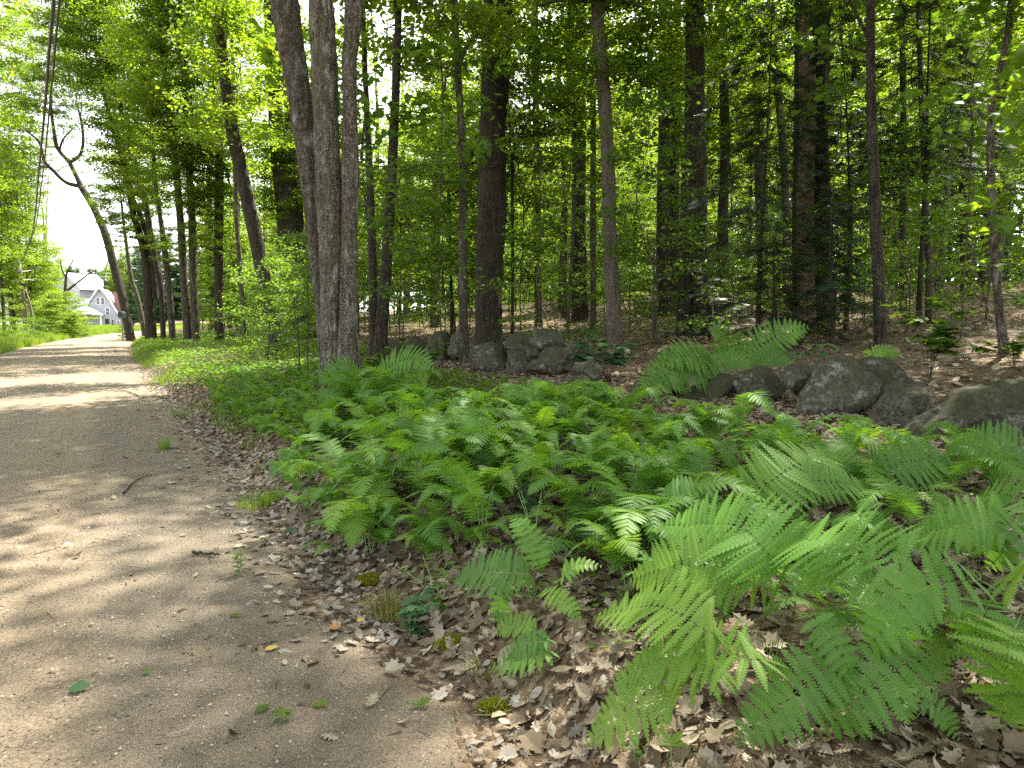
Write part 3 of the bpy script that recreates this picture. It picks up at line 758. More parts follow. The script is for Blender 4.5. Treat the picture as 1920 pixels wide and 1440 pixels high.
hero_fern((700, 730, 10.0), [
    [(716, 700, 0, 9.9), (742, 680, 0, 9.8), (780, 672, 0, 9.6), (814, 690, 0, 9.5)],
    [(670, 700, 0, 9.8), (640, 690, 0, 9.5), (600, 716, 0, 9.3)],
    [(720, 722, 0, 9.8), (760, 716, 0, 9.6), (802, 728, 0, 9.4)],
    [(690, 740, 0, 9.6), (700, 770, 0, 9.2), (736, 792, 0, 8.9)]],
    'tall arching fern beside the three-stemmed tree, nearest its trunk base', ratio=0.28, pairs=18)
hero_fern((660, 770, 9.4), [
    [(640, 750, 0, 9.2), (600, 770, 0, 8.9), (562, 812, 0, 8.6)],
    [(680, 745, 0, 9.2), (722, 748, 0, 9.0), (760, 740, 0, 8.9)],
    [(650, 742, 0, 9.3), (630, 716, 0, 9.2), (600, 704, 0, 9.1)]],
    'fern in front of the three-stemmed tree, half hiding its base', ratio=0.28, pairs=18)

for px, py, lb in ((1700, 1345, 'fern low in the shade under the two broad dipping fronds'), (1860, 1330, 'fern in dark litter under the straight hanging frond'), (1580, 1215, 'fern in the shade between the large low fern and the tallest big fern'),
                   (1310, 1175, 'fern low in the shade behind the left frond of the large low fern'), (1760, 1270, 'fern close under the tallest big fern'), (1180, 1120, 'fern between the sunlit fern and the big foreground fronds'), (1440, 1120, 'fern under the long pale-stemmed arching frond')):
    fern(above(px, py), 5, 0.8, lb, None, FR)

# ------------------------------------------------------------------ other plants
def plant(name, P, stems, label, cat, mat, group=None, stem_mat='rachis'):
    """stems: (tip offset, leaf list); each leaf (frac, azimuth, size, pitch)"""
    r = empty(name, P, label, cat, group)
    for tip, lv, tmpl in stems:
        tip = np.array(tip, float)
        C = spline([(0, 0, -0.02), tip * np.array([0.35, 0.35, 0.6]), tip], 14)
        mb = MB(); tube(mb, C, np.linspace(0.004, 0.0015, 14), 5); put('stem', mb.mesh('stem', M[stem_mat]), r)
        mb = MB()
        for f, az, size, pitch in lv:
            i = min(int(f * 13), 13); X = np.array([[math.cos(az) * math.cos(pitch), math.sin(az) * math.cos(pitch), math.sin(pitch)]])
            N = np.array([[-math.cos(az) * math.sin(pitch), -math.sin(az) * math.sin(pitch), math.cos(pitch)]]) + rng.normal(0, 0.12, (1, 3))
            leaves(mb, C[i][None], X, N, size, tmpl, rng.uniform(0.2, 0.8))
        put('foliage', mb.mesh('foliage', M[mat]), r)
    return r

def whorl(n, size, f=1.0, pitch=-0.15, a0=None):
    a0 = rng.uniform(0, 6.28) if a0 is None else a0
    return [(f - 0.05 * rng.uniform(0, 1), a0 + k * 2 * PI / n + rng.normal(0, 0.15), size * rng.uniform(0.85, 1.15), pitch + rng.normal(0, 0.12)) for k in range(n)]

def up(a, b): return [(f, az, s, p) for (f, az, s, p) in a] + b
plant('seedling', above(1258, 1440), [((0.0, 0.0, 0.09), whorl(4, 0.062, 1, 0.35, 0.6), L_OVAL)], 'bright yellow-green four-leaved seedling in brown leaves at the bottom edge', 'seedling', 'leaf')
plant('seedling', above(1190, 1432), [((0.0, 0.0, 0.06), whorl(4, 0.045, 1, 0.3, 0.2), L_OVAL), ((0.03, 0.0, 0.05), whorl(3, 0.04), L_OVAL)], 'tiny dull green seedling on grey dead leaves under the big low fern', 'seedling', 'leaf_low')
plant('broadleaf_plant', above(1010, 975), [((-0.12, -0.1, 0.4), [(0.35 + 0.075 * k, 3.6 + (0.5 if k % 2 else -0.9), 0.17, -0.55) for k in range(9)], L_LANCE)], 'arching plant with long grey-green lance leaves amid the fern carpet', 'plant', 'leaf_blue')
plant('broadleaf_plant', above(1700, 985), [((0.02, -0.02, 0.34), whorl(7, 0.17, 1, -0.55), L_LANCE)], 'dark plant with drooping lance leaves on the litter below the huge boulder', 'plant', 'leaf_blue')
P = at_y(1528, 705, 9.2); P[2] = gzf(P[0], P[1])
plant('broadleaf_plant', P, [((0.05, -0.1, 0.62), whorl(6, 0.24, 1, -0.15) + whorl(3, 0.2, 0.85, -0.3), L_LANCE), ((-0.2, 0.0, 0.5), whorl(5, 0.2, 1, -0.2), L_LANCE)], 'broad-leaved plant rising behind the small rounded rock and the wall fern', 'plant', 'leaf_blue')
for k, (px, py) in enumerate([(905, 985), (1000, 1010)]):
    plant('meadow_weed', above(px, py + 60), [((rng.normal(0, .05), rng.normal(0, .05), 0.42), [(0.2 + 0.065 * j, j * 2.4, 0.045, 0.3) for j in range(12)], L_OVAL) for _ in range(3)],
          ['spindly weed with tiny pale leaves between the edge ferns and sunlit fern', 'leafy weed tangled in the shade just above the sunlit fern'][k], 'weed', 'leaf_blue')
plant('meadow_weed', above(770, 1200), [((rng.normal(0, .08), rng.normal(0, .08), 0.24), [(0.3 + 0.08 * j, j * 2.4, 0.065, 0.1) for j in range(9)], L_MAPLE) for _ in range(5)], 'dark leafy weed on the bank lip beside the olive grass tuft', 'weed', 'leaf_blue')
plant('meadow_weed', above(820, 1160), [((rng.normal(0, .1), rng.normal(0, .1), 0.3), [(0.3 + 0.08 * j, j * 2.4, 0.055, 0.1) for j in range(9)], L_OVAL) for _ in range(5)], 'upright weed with small oval leaves between the bank lip and sunlit fern', 'weed', 'leaf')
plant('meadow_weed', above(690, 1040), [((rng.normal(0, .05), rng.normal(0, .05), 0.14), [(0.4 + 0.1 * j, j * 2.4, 0.05, 0.2) for j in range(6)], L_OVAL) for _ in range(3)], 'round-leaved pale weed above the yellow moss cushion', 'weed', 'leaf_blue')
plant('road_weed', above(449, 1085), [((rng.normal(0, .02), rng.normal(0, .02), 0.20), [(0.25 + 0.045 * j, j * 2.4, 0.05, 0.35) for j in range(16)], L_LANCE) for _ in range(2)], 'single upright feathery weed growing out of the open gravel', 'weed', 'leaf_low')
plant('road_weed', above(505, 1362), [((rng.normal(0, .02), rng.normal(0, .02), 0.05), whorl(4, 0.05, 1, 0.1), L_OVAL), ((0.05, 0.0, 0.045), whorl(2, 0.045, 1, 0.25, 0.4), L_OVAL)], 'small green sprout flat on the gravel near the bottom edge', 'weed', 'leaf')
# maple leaf plants, shrubs by the wall
def shrub(P, n, h, r, size, label, mat='leaf_blue', tmpl=L_MAPLE, per=11):
    st_ = []
    for k in range(n):
        a = rng.uniform(0, 6.28); q = r * math.sqrt(rng.uniform(0.05, 1))
        st_.append(((q * math.cos(a), q * math.sin(a) * 0.8, h * rng.uniform(0.5, 1)), [(rng.uniform(0.5, 1), rng.uniform(0, 6.28), size * rng.uniform(0.7, 1.2), rng.uniform(-0.5, 0.15)) for _ in range(per)], tmpl))
    return plant('shrub', P, st_, label, 'shrub', mat, None, 'twig')
def wall_pt(px, py, Y):
    P = at_y(px, py, Y); P[2] = gzf(P[0], P[1]); return P
shrub(wall_pt(1140, 720, 11.2), 12, 0.85, 0.62, 0.17, 'dark blue-green leafy shrub hiding the stone wall beyond the long slab')
shrub(wall_pt(1745, 660, 9.0), 9, 1.15, 0.62, 0.2, 'young maple shrub with large flat leaves behind the two big boulders', 'leaf_low', L_MAPLE, 15)
shrub(wall_pt(720, 690, 12.0), 8, 0.75, 0.6, 0.15, 'low leafy shrub before the shaded boulder nearest the three-stemmed tree', 'leaf_low')
shrub(wall_pt(800, 680, 13.5), 8, 0.8, 0.7, 0.15, 'low leafy shrub over the dark broad boulder', 'leaf_low')
shrub(wall_pt(1900, 700, 9.5), 7, 0.6, 0.6, 0.14, 'small bush on pink leaf litter just beyond the huge mossy boulder', 'leaf_low')
shrub(above(755, 915), 5, 0.35, 0.3, 0.12, 'round-leaved blue-green plant in the gap between edge ferns and fern carpet', 'leaf_blue', L_OVAL, 5)

# grass tufts and moss cushions
def tuft(P, n, h, r, label, mat='grass', name='grass_tuft'):
    mb = MB()
    a = rng.uniform(0, 2 * PI, n); q = r * 0.4 * np.sqrt(rng.uniform(0, 1, n)); lean = rng.uniform(0.1, 0.9, n); hh = h * rng.uniform(0.5, 1.1, n)
    b = np.stack([q * np.cos(a), q * np.sin(a), np.full(n, -0.01)], -1); d = np.stack([np.cos(a), np.sin(a), 0 * a], -1); w = np.stack([-np.sin(a), np.cos(a), 0 * a], -1) * 0.0022
    p1 = b + d * (lean * hh * 0.35)[:, None] + np.stack([0 * a, 0 * a, hh * 0.65], -1)
    p2 = b + d * (lean * hh * 0.95)[:, None] + np.stack([0 * a, 0 * a, hh * (1 - 0.35 * lean)], -1)
    V = np.stack([b - w, b + w, p1 + w * 0.8, p1 - w * 0.8, p2], 1).reshape(-1, 3); k = (np.arange(n) * 5)[:, None]
    mb.add(V, tris=k + np.array([[3, 2, 4]]), quads=k + np.array([[0, 1, 2, 3]]), tint=np.repeat(rng.uniform(0, 1, n), 5))
    return tag(put(name, mb.mesh(name, M[mat]), None, P), label, 'grass')
tuft(above(308, 845), 110, 0.22, 0.18, 'fine grass tuft at the gravel edge farthest up the road', 'grass')
tuft(above(475, 955), 170, 0.16, 0.35, 'sparse grass tuft in the gutter beside the white stone', 'grass')
tuft(above(505, 945), 130, 0.2, 0.25, 'thin grass tuft in the gutter leaves against the bank', 'grass')
tuft(above(735, 1160), 420, 0.16, 0.3, 'olive half-dry grass tuft drooping over the bank lip', 'dry_grass')
tuft(above(905, 1270), 120, 0.1, 0.14, 'tiny tuft of thin grass at the foot of the bank in sun', 'dry_grass')
def moss(P, r, label):
    g = np.random.default_rng(int(P[0] * 1000) % 999 + 5)
    n = 1500; a = g.uniform(0, 2 * PI, n); q = r * np.sqrt(g.uniform(0, 1, n)); z = 0.45 * r * (1 - (q / r) ** 2) - 0.01
    mb = MB(); leaves(mb, np.stack([q * np.cos(a), q * np.sin(a) * 0.8, z], -1), g.normal(0, 0.5, (n, 3)) + [0, 0, 1], g.normal(0, 1, (n, 3)), 0.022 * g.uniform(0.6, 1.2, n), L_DIAM, g.uniform(0, 1, n))
    return tag(put('moss_cushion', mb.mesh('moss_cushion', M['moss']), None, P), label, 'moss')
moss(above(696, 1090), 0.10, 'bright yellow-green moss cushion at the foot of the bank beside a stick')
moss(above(850, 1210), 0.09, 'dull moss cushion on the shaded bank face under the leafy weed')
moss(above(930, 1330), 0.08, 'small moss patch low on the bank under the sunlit fern')

# ground plants of the long bank, and small greenery between the ferns
def cover(name, x, y, h, size, tmpl, mat, tilt=0.45):
    n = len(x); mb = MB(); z = gz(x, y) + h * rng.uniform(0.15, 1, n)
    N = nrm(rng.normal(0, tilt, (n, 3)) + [0, 0, 1]); X = rdir(n, rng) + [0, 0, 0.1]
    leaves(mb, np.stack([x, y, z], -1), X, N, size * rng.uniform(0.6, 1.3, n), tmpl, np.clip(0.5 + 0.35 * sn(x, y, 1.5, 4) + rng.normal(0, 0.2, n), 0, 1))
    return tag(put(name, mb.mesh(name, M[mat])), kind='stuff')
def bankside(x, y, s, t): return in_view(x, y) & (sn(x, y, 1.1, 3) + 0.5 * sn(x, y, 3.5, 9) + rng.uniform(-0.6, 0.6, len(x)) > -0.32) & (s > 0.45 + 0.2 * np.sin(t)) & ((s < 4.2) | (t > 19))
x, y = ground_points(90000, (0.25, 6.0), (7.0, 60), bankside, 1.5)
cover('ground_cover', x, y, 0.26, 0.085, L_OVAL, 'leaf_low')
x, y = ground_points(20000, (0.4, 6.0), (2.0, 13), lambda x, y, s, t: bankside(x, y, s, t) & (sn(x, y, 2.5, 7) > -0.05))
cover('bank_herbs', x, y, 0.12, 0.05, L_OVAL, 'leaf_low')
x, y = ground_points(26000, (7.5, 30), (0, 55), lambda x, y, s, t: in_view(x, y) & (sn(x, y, 0.55, 8) + rng.uniform(-0.4, 0.4, len(x)) > 0.22))
cover('woodland_herbs', x, y, 0.4, 0.11, L_OVAL, 'leaf_low')

# ------------------------------------------------------------------ things lying on the road and the bank
def fallen(px, py, size, tmpl, mat, label, az, cat='leaf', tiltx=0.1, tint=0.6):
    size *= 0.72
    P = above(px, py); s_, _ = st(P[0], P[1])
    mb = MB(); X = np.array([[math.cos(az), math.sin(az), tiltx]])
    leaves(mb, np.array([[0, 0, 0.0]]) - X * size * 0.45, X, np.array([[0.08, -0.1, 1.0]]), size, tmpl, tint)
    me = mb.mesh('fallen_leaf', M[mat])
    return tag(put('fallen_leaf', me, None, (P[0], P[1], gzf(P[0], P[1]) + 0.028)), label, cat)
fallen(150, 1297, 0.115, L_MAPLE, 'leaf_blue', 'pale green fallen leaf lying alone out on the sandy road', 0.3)
fallen(276, 1272, 0.055, L_MAPLE, 'leaf_low', 'tiny fresh green leaf on dark gravel', 1.2)
fallen(492, 1340, 0.105, L_BEECH, 'leaf_low', 'dark green fallen leaf just above the flat green sprout', 0.9)
fallen(788, 1337, 0.13, L_DEADS[0], 'leaf', 'light green lobed oak leaf at the edge of the sunlit dirt', 0.2)
fallen(600, 1332, 0.10, L_BEECH, 'leaf', 'yellow-green blurred leaf pair between sprout and light green oak leaf', 0.1)
fallen(508, 1228, 0.10, L_BEECH, 'yellow_leaf', 'yellowed fallen leaf at the border of a sunny streak', 0.5)
fallen(534, 1252, 0.07, L_BEECH, 'dead', 'buff fallen leaf just below the yellowed leaf', 2.0, tint=0.8)
fallen(696, 1330, 0.13, L_DEADS[0], 'dead', 'pale brown oak leaf with deep lobes on bare dirt', 1.3, tint=0.75)
fallen(628, 1188, 0.085, L_DEADS[2], 'orange_leaf', 'orange curled leaf in the sunlit litter by the stick', 0.2)
fallen(676, 1172, 0.07, L_MAPLE, 'yellow_leaf', 'yellow leaf close to the orange curled leaf', 2.3)
fallen(620, 1396, 0.12, L_DEADS[1], 'dead', 'tan curled oak leaf on the bright dirt at the bottom', 2.8, tint=0.8)
fallen(740, 1265, 0.13, L_DEADS[2], 'dead_grey', 'big grey-green weathered leaf in the shadow of the bank', 0.1, tint=0.5)
fallen(700, 1215, 0.11, L_DEADS[0], 'dead_grey', 'curled grey oak leaf where the sunny streak ends', 2.9, tint=0.6)
fallen(545, 1000, 0.13, L_MAPLE, 'leaf_blue', 'green leaf among grey leaves in the gutter near the white stone', 0.3)
fallen(440, 1165, 0.09, L_BEECH, 'leaf_low', 'green leaf lying on gravel below the upright feathery weed', 0.2)
def stick(pts, r, label, mat='twig', forks=0):
    P = [above(*p) for p in pts]; P = [np.array([p[0], p[1], gzf(p[0], p[1]) + 0.022 + r]) for p in P]; B = P[0]
    C = spline(P, 16) - B; C[:, 2] += rng.normal(0, 0.003, 16)
    mb = MB(); tube(mb, C, np.linspace(r, r * 0.45, 16), 7, 0.1, int(pts[0][0]))
    for k in range(forks):
        i = 5 + 4 * k; d = nrm(C[i] - C[i - 1]); e = np.array([d[1], -d[0], 0.15]) * (1 if k % 2 else -1)
        tube(mb, np.array([C[i], C[i] + (d + e) * 0.05, C[i] + (d + e * 1.1) * 0.11]), [r * 0.5, r * 0.4, r * 0.15], 5)
    return tag(put('stick', mb.mesh('stick', M[mat]), None, B), label, 'stick')
stick([(556, 1117), (610, 1112), (650, 1113), (706, 1124)], 0.011, 'long grey-brown stick reaching from the bank out over the leaves', 'twig')
stick([(232, 932), (250, 912), (272, 900), (296, 896)], 0.009, 'thin dark curved twig out on the road', 'bark_dark', 1)
stick([(362, 1046), (390, 1048), (412, 1050)], 0.012, 'short dark twig with dead leaves left of the feathery weed', 'bark_dark', 2)
stick([(260, 745), (240, 738), (222, 733)], 0.012, 'small fallen twig where the gutter bends beside the far road', 'bark_dark', 1)
stick([(700, 1052), (760, 1048), (810, 1042)], 0.012, 'grey stick half under plants at the foot of the edge ferns', 'twig')
stick([(580, 870), (620, 850), (640, 838)], 0.010, 'thin stick on the bare bank below the three-stemmed tree', 'twig', 1)
stick([(480, 1225), (505, 1215), (520, 1212)], 0.005, 'tiny dark twig beside the yellowed leaf', 'bark_dark')
P0 = at_y(1746, 688, 10.5); P0[2] = gzf(P0[0], P0[1]) + 0.12; P1 = at_y(1815, 708, 10.3); P1[2] = gzf(P1[0], P1[1]) + 0.08
mb = MB(); tube(mb, spline([P0 * 0, (P1 - P0) * 0.5 + [0, 0, .02], P1 - P0], 10), np.linspace(0.03, 0.02, 10), 7, 0.08, 3)
tag(put('fallen_branch', mb.mesh('fallen_branch', M['dead_twig']), None, P0), 'bleached fallen branch on sunny litter beyond the huge boulder', 'branch')
def pebble_stone(px, py, w, label, mat='rock_pale', flat=0.55):
    P = above(px, py); r = w / F_PX * P[1] / 2
    bm = bmesh.new(); bmesh.ops.create_icosphere(bm, subdivisions=3, radius=1.0); V = np.array([v.co[:] for v in bm.verts]); F = np.array([[v.index for v in f.verts] for f in bm.faces]); bm.free()
    V = V * (1 + np.array([noise.noise(Vector(v) * 1.3 + Vector((px, 0, 0))) for v in V])[:, None] * 0.22) * np.array([r, r * 0.8, r * flat])
    mb = MB(); mb.add(V, tris=F)
    return tag(put('stone', mb.mesh('stone', M[mat], True), None, (P[0], P[1], gzf(P[0], P[1]) + r * flat * 0.55)), label, 'stone')
pebble_stone(455, 987, 32, 'smooth whitish stone at the edge of the leafy gutter')
pebble_stone(309, 1000, 18, 'flat pale pebble alone on the road level with the white stone', 'rock_pale', 0.3)
pebble_stone(594, 1085, 24, 'flat grey stone among gutter leaves above the long stick', 'rock', 0.35)
# ------------------------------------------------------------------ crowns
LEAFPOS = {}
def crown_mesh(name, seed, h, r, nprim, nsec, nleaf, size, tmpl, mat, rise=(0.55, 0.1), bark='bark_mid', low=0.55, spread=0.16, leader=True, thick=0.03, gap=0.12, vs=0.5):
    g = np.random.default_rng(seed); mb = MB()
    lead = spline([(0, 0, -0.3), (g.normal(0, .12), g.normal(0, .12), h * 0.35), (g.normal(0, .25), g.normal(0, .25), h * 0.7), (g.normal(0, .3), g.normal(0, .3), h)], 24)
    if leader: tube(mb, lead, np.linspace(thick, 0.006, 24), 6)
    P = []
    for i in range(nprim):
        q = (i + g.uniform(0, 0.9)) / nprim
        B = lead[min(int((0.06 + 0.9 * q) * 23), 23)]
        az = i * 2.4 + g.normal(0, 0.35)
        L = r * (low + (1 - low) * math.sin(min(PI * (0.12 + 0.55 * q), PI))) * math.sqrt(max(1 - q * 0.85, 0.08)) * g.uniform(0.65, 1.2)
        if g.uniform() < gap: L *= 0.5
        d = np.array([math.cos(az), math.sin(az), 0]); el = rise[0] + (rise[1] - rise[0]) * (1 - q) + g.normal(0, 0.12)
        C = spline([B, B + d * L * 0.45 + [0, 0, L * 0.45 * math.tan(el)], B + d * L + [g.normal(0, .1 * L), g.normal(0, .1 * L), L * 0.75 * math.tan(el)]], 12)
        tube(mb, C, np.linspace(max(0.007, thick * 0.42), 0.003, 12), 4, cap=False)
        for j in range(nsec):
            f = 0.22 + 0.78 * (j + g.uniform(0, 0.7)) / nsec; k = min(int(f * 11), 11)
            sg = 1 if j % 2 else -1; a2 = az + sg * g.uniform(0.5, 1.1)
            l2 = L * (0.48 - 0.28 * f) * g.uniform(0.7, 1.3) + 0.1
            E = C[k] + np.array([math.cos(a2) * l2, math.sin(a2) * l2, l2 * g.normal(0.05, 0.15)])
            tube(mb, np.array([C[k], (C[k] + E) / 2 + [0, 0, 0.02], E]), [0.005, 0.004, 0.002], 3, cap=False)
            n = max(4, int(nleaf * g.uniform(0.6, 1.4)))
            w = g.uniform(0.15, 1.1, n)[:, None]
            P.append(C[k] + (E - C[k]) * w + g.normal(0, 1, (n, 3)) * np.array([spread, spread, spread * vs]))
    P = np.concatenate(P); n = len(P)
    N = nrm(g.normal(0, 0.62, (n, 3)) + [0, 0, 1]); X = rdir(n, g) + np.stack([0 * P[:, 0], 0 * P[:, 0], g.normal(-0.25, 0.3, n)], -1)
    leaves(mb, P, X, N, size * g.uniform(0.6, 1.25, n), tmpl, np.clip(g.normal(0.5, 0.22, n), 0, 1), 1)
    me = mb.mesh(name, [M[bark], M[mat]]); LEAFPOS[me.name] = P
    return me

def spray():
    V = []; Q = []
    def strip(a, b, w0, w1):
        a = np.array(a, float); b = np.array(b, float); d = nrm(b - a); p = np.array([-d[1], d[0], 0])
        k = len(V); V.extend([a - p * w0, a + p * w0, b + p * w1, b - p * w1]); Q.append((k, k + 3, k + 2, k + 1))
    strip((0, 0, 0), (1, 0, -0.12), 0.02, 0.012)
    for k in range(7):
        f = 0.12 + 0.12 * k; l = 0.38 * (1 - 0.75 * f)
        for s in (-1, 1): strip((f, 0, -0.12 * f), (f + l * 0.8, s * l, -0.12 * f - 0.05), 0.030, 0.016)
    return np.array(V), None, np.array(Q)
L_SPRAY = spray()

def hemlock_mesh(name, seed, h, r, nprim, size, mat='needle', droop=0.25, cone=1.0, per=26, bark='bark_dark', nz=0.3):
    g = np.random.default_rng(seed); mb = MB()
    tube(mb, spline([(0, 0, -0.3), (g.normal(0, .05), g.normal(0, .05), h * 0.5), (0, 0, h)], 14), np.linspace(0.05, 0.008, 14), 6)
    P = []; X = []; N = []
    for i in range(nprim):
        q = (i + g.uniform(0, 1)) / nprim; az = i * 2.4 + g.normal(0, 0.4)
        L = r * (1 - cone * 0.85 * q) * g.uniform(0.6, 1.1); z0 = h * 0.95 * q
        d = np.array([math.cos(az), math.sin(az), 0]); p = np.array([-d[1], d[0], 0])
        C = spline([(0, 0, z0), d * L * 0.5 + [0, 0, z0 + 0.06 * L], d * L + [0, 0, z0 - droop * L]], 14)
        tube(mb, C, np.linspace(0.014, 0.003, 14), 4, cap=False)
        n = max(6, int(per * L / r)); f = g.uniform(0.12, 1.0, n); k = (f * 13).astype(int)
        off = g.normal(0, 0.16, n) * L * (1.15 - f)
        P.append(C[k] + p * off[:, None] + np.stack([0 * f, 0 * f, -np.abs(off) * 0.35 + g.normal(0, 0.03, n)], -1))
        X.append(d + p * np.sign(off)[:, None] * g.uniform(0.2, 1.0, n)[:, None] + np.stack([0 * f, 0 * f, -droop * g.uniform(0.5, 2.0, n)], -1))
        N.append(np.array([0, 0, 1]) + g.normal(0, nz, (n, 3)))
    P = np.concatenate(P); n = len(P)
    leaves(mb, P, np.concatenate(X), np.concatenate(N), size * g.uniform(0.6, 1.3, n), L_SPRAY, np.clip(g.normal(0.5, 0.25, n), 0, 1), 1)
    return mb.mesh(name, [M[bark], M[mat]])

CAN = [crown_mesh('crown', 200 + k, 7.0, 3.5, 22, 6, 62, 0.16, L_OVAL, 'leaf', (0.7, 0.15), spread=0.32, thick=0.07, gap=0.2) for k in range(4)]
COP = [crown_mesh('crown', 340 + k, 7.0, 3.6, 16, 5, 37, 0.165, L_OVAL, 'leaf', (0.7, 0.15), spread=0.36, thick=0.07, gap=0.3) for k in range(4)]
MID = [crown_mesh('crown', 220 + k, 4.6, 2.1, 20, 6, 36, 0.135, L_OVAL, 'leaf', (0.45, 0.02), spread=0.17, thick=0.025) for k in range(4)]
SAP = [crown_mesh('crown', 240 + k, 2.9, 1.45, 15, 6, 20, 0.10, L_OVAL, 'leaf_low', (0.35, -0.05), spread=0.13, thick=0.014) for k in range(4)]
MAP = [crown_mesh('crown', 260 + k, 2.6, 1.35, 10, 5, 7, 0.165, L_MAPLE, 'leaf_low', (0.3, -0.05), spread=0.15, thick=0.012, bark='twig') for k in range(3)]
BEE = [crown_mesh('crown', 280 + k, 2.8, 1.4, 13, 6, 15, 0.12, L_BEECH, 'leaf_low', (0.25, -0.1), spread=0.14, thick=0.012, bark='twig') for k in range(3)]
HEM = [hemlock_mesh('crown', 300 + k, 8.0, 2.9, 70, 0.42, 'needle', 0.22, 0.8, 30) for k in range(2)]
HEMS = [hemlock_mesh('crown', 310 + k, 3.2, 1.7, 30, 0.36, 'needle', 0.2, 0.85, 24) for k in range(2)]
PINE = [hemlock_mesh('crown', 320 + k, 13.0, 3.4, 120, 0.75, 'needle_far', -0.05, 0.9, 60, nz=1.5) for k in range(2)]

def crown_on(root, lib, p, scale=1.0, zs=1.0):
    return put('crown', lib[rng.integers(len(lib))], root, p, (rng.normal(0, 0.05), rng.normal(0, 0.05), rng.uniform(0, 6.28)), (scale, scale, scale * zs))

# ------------------------------------------------------------------ the trunks one can tell apart
def hero_tree(base, stems, label, bark='bark_dark', H=15.0, crowns=(), Y=None, ridge=0.05, branches=(), group=None, cat='tree', flare=0.35, sides=22, kind='tree', wd=1.0, barks=None):
    """base pixel (ground point) or pixel plus depth Y; stems: lists of (px, py, width in px)"""
    B = above(*base, far=90) if Y is None else at_y(base[0], base[1], Y)
    Y = B[1]; B = np.array([B[0], B[1], gzf(B[0], B[1])])
    r = empty(kind, B, label, cat, group); tops = []
    for si, stm in enumerate(stems):
        P = [at_y(px, py, Y) - B for px, py, w in stm]; R = [wd * w / F_PX * Y / 2 for px, py, w in stm]
        if P[0][2] > -0.1 and stm[0][1] >= base[1] - 60:
            P.insert(0, P[0] + np.array([0, 0, -0.2 - P[0][2]])); R.insert(0, R[0] * 1.08)
        top = P[-1]; d = nrm(P[-1] - P[-2]); hgt = H - top[2]
        if hgt > 0.6:
            dd = nrm(d + [0, 0, 0.25]); e1 = top + dd * hgt * 0.45; e2 = e1 + nrm(dd + [0, 0, 0.4]) * hgt * 0.55
            P += [e1, e2]; R += [R[-1] * 0.75, R[-1] * 0.25]
        P = np.array(P); seg = np.concatenate([[0], np.cumsum(np.linalg.norm(np.diff(P, axis=0), axis=1))])
        n = int(np.clip(seg[-1] / (0.055 if Y < 13 else 0.13), 20, 260))
        C = spline(P, n); q = np.concatenate([[0], np.cumsum(np.linalg.norm(np.diff(C, axis=0), axis=1))]); RR = np.interp(q / q[-1] * seg[-1], seg, R)
        if not stm[0][1] < base[1] - 120:
            C = C + 0
        mb = MB(); tube(mb, C, RR, 44 if Y < 13 else sides, ridge, si * 7 + int(base[0]), flare=flare if si == 0 or Y < 13 else 0.1)
        put('trunk', mb.mesh('trunk', M[bark if barks is None else barks[si]], True), r, (0, 0.3 if barks and si == 2 else 0, 0)); tops.append(C)
    for bp in branches:
        P = np.array([at_y(px, py, Y + (dy if len(x) > 3 else 0)) - B for x in bp for px, py, w, *dd in [x] for dy in [dd[0] if dd else 0]]); R = [wd * x[2] / F_PX * Y / 2 for x in bp]
        C = spline(P, 24); mb = MB(); tube(mb, C, np.interp(np.linspace(0, 1, 24), np.linspace(0, 1, len(R)), R), 8, 0.06, int(bp[0][0]))
        put('branch', mb.mesh('branch', M[bark]), r)
    extra = [(si, z + 5.0, lib, sc_ * 0.95, zs) for si, z, lib, sc_, zs in crowns[:1] if lib in (CAN, COP) and not label.startswith('three')] + [(si, z - 2.6, MID, 1.0, 0.8) for si, z, lib, sc_, zs in crowns[:2] if lib in (CAN, COP) and not label.startswith('three')]
    for (si, z, lib, sc_, zs) in list(crowns) + extra:
        C = tops[si]; k = int(np.argmin(np.abs(C[:, 2] - z)))
        crown_on(r, lib, C[k], sc_, zs)
    return r

# the three-stemmed tree
hero_tree((622, 752), [
    [(620, 752, 50), (619, 700, 40), (620, 600, 39), (617, 380, 48), (606, 100, 50), (601, 0, 46)],
    [(653, 690, 46), (653, 600, 37), (655, 450, 33), (657, 325, 36), (656, 200, 29), (655, 100, 29), (664, 0, 37)],
    [(606, 670, 36), (598, 600, 32), (588, 500, 36), (576, 380, 37), (562, 260, 43), (540, 100, 48), (524, 0, 52)]],
    'three-stemmed tree with flaky grey bark growing out of the ferny bank', 'bark_grey', 19, wd=0.93, barks=('bark_grey', 'bark_grey', 'bark_mid'), crowns=[(0, 8.0, COP, 1.25, 1), (1, 8.5, COP, 1.0, 1), (2, 9.0, COP, 1.05, 1), (0, 13, COP, 1.2, 1), (2, 13, COP, 1.1, 1)], ridge=0.05, flare=0.12)  # third stem's shadow put into its colour by a darker bark
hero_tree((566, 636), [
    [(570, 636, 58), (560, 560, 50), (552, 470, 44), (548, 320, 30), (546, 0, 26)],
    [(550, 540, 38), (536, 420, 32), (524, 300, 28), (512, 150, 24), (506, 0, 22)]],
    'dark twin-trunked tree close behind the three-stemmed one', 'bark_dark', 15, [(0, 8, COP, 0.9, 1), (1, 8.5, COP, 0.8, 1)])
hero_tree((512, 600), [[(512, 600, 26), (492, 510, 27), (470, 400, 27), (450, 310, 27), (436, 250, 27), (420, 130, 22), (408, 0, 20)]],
    'solitary dark trunk leaning towards the road just beyond the twin-trunked tree', 'bark_dark', 14, [(0, 8.5, COP, 0.95, 1)], Y=20, wd=0.88)
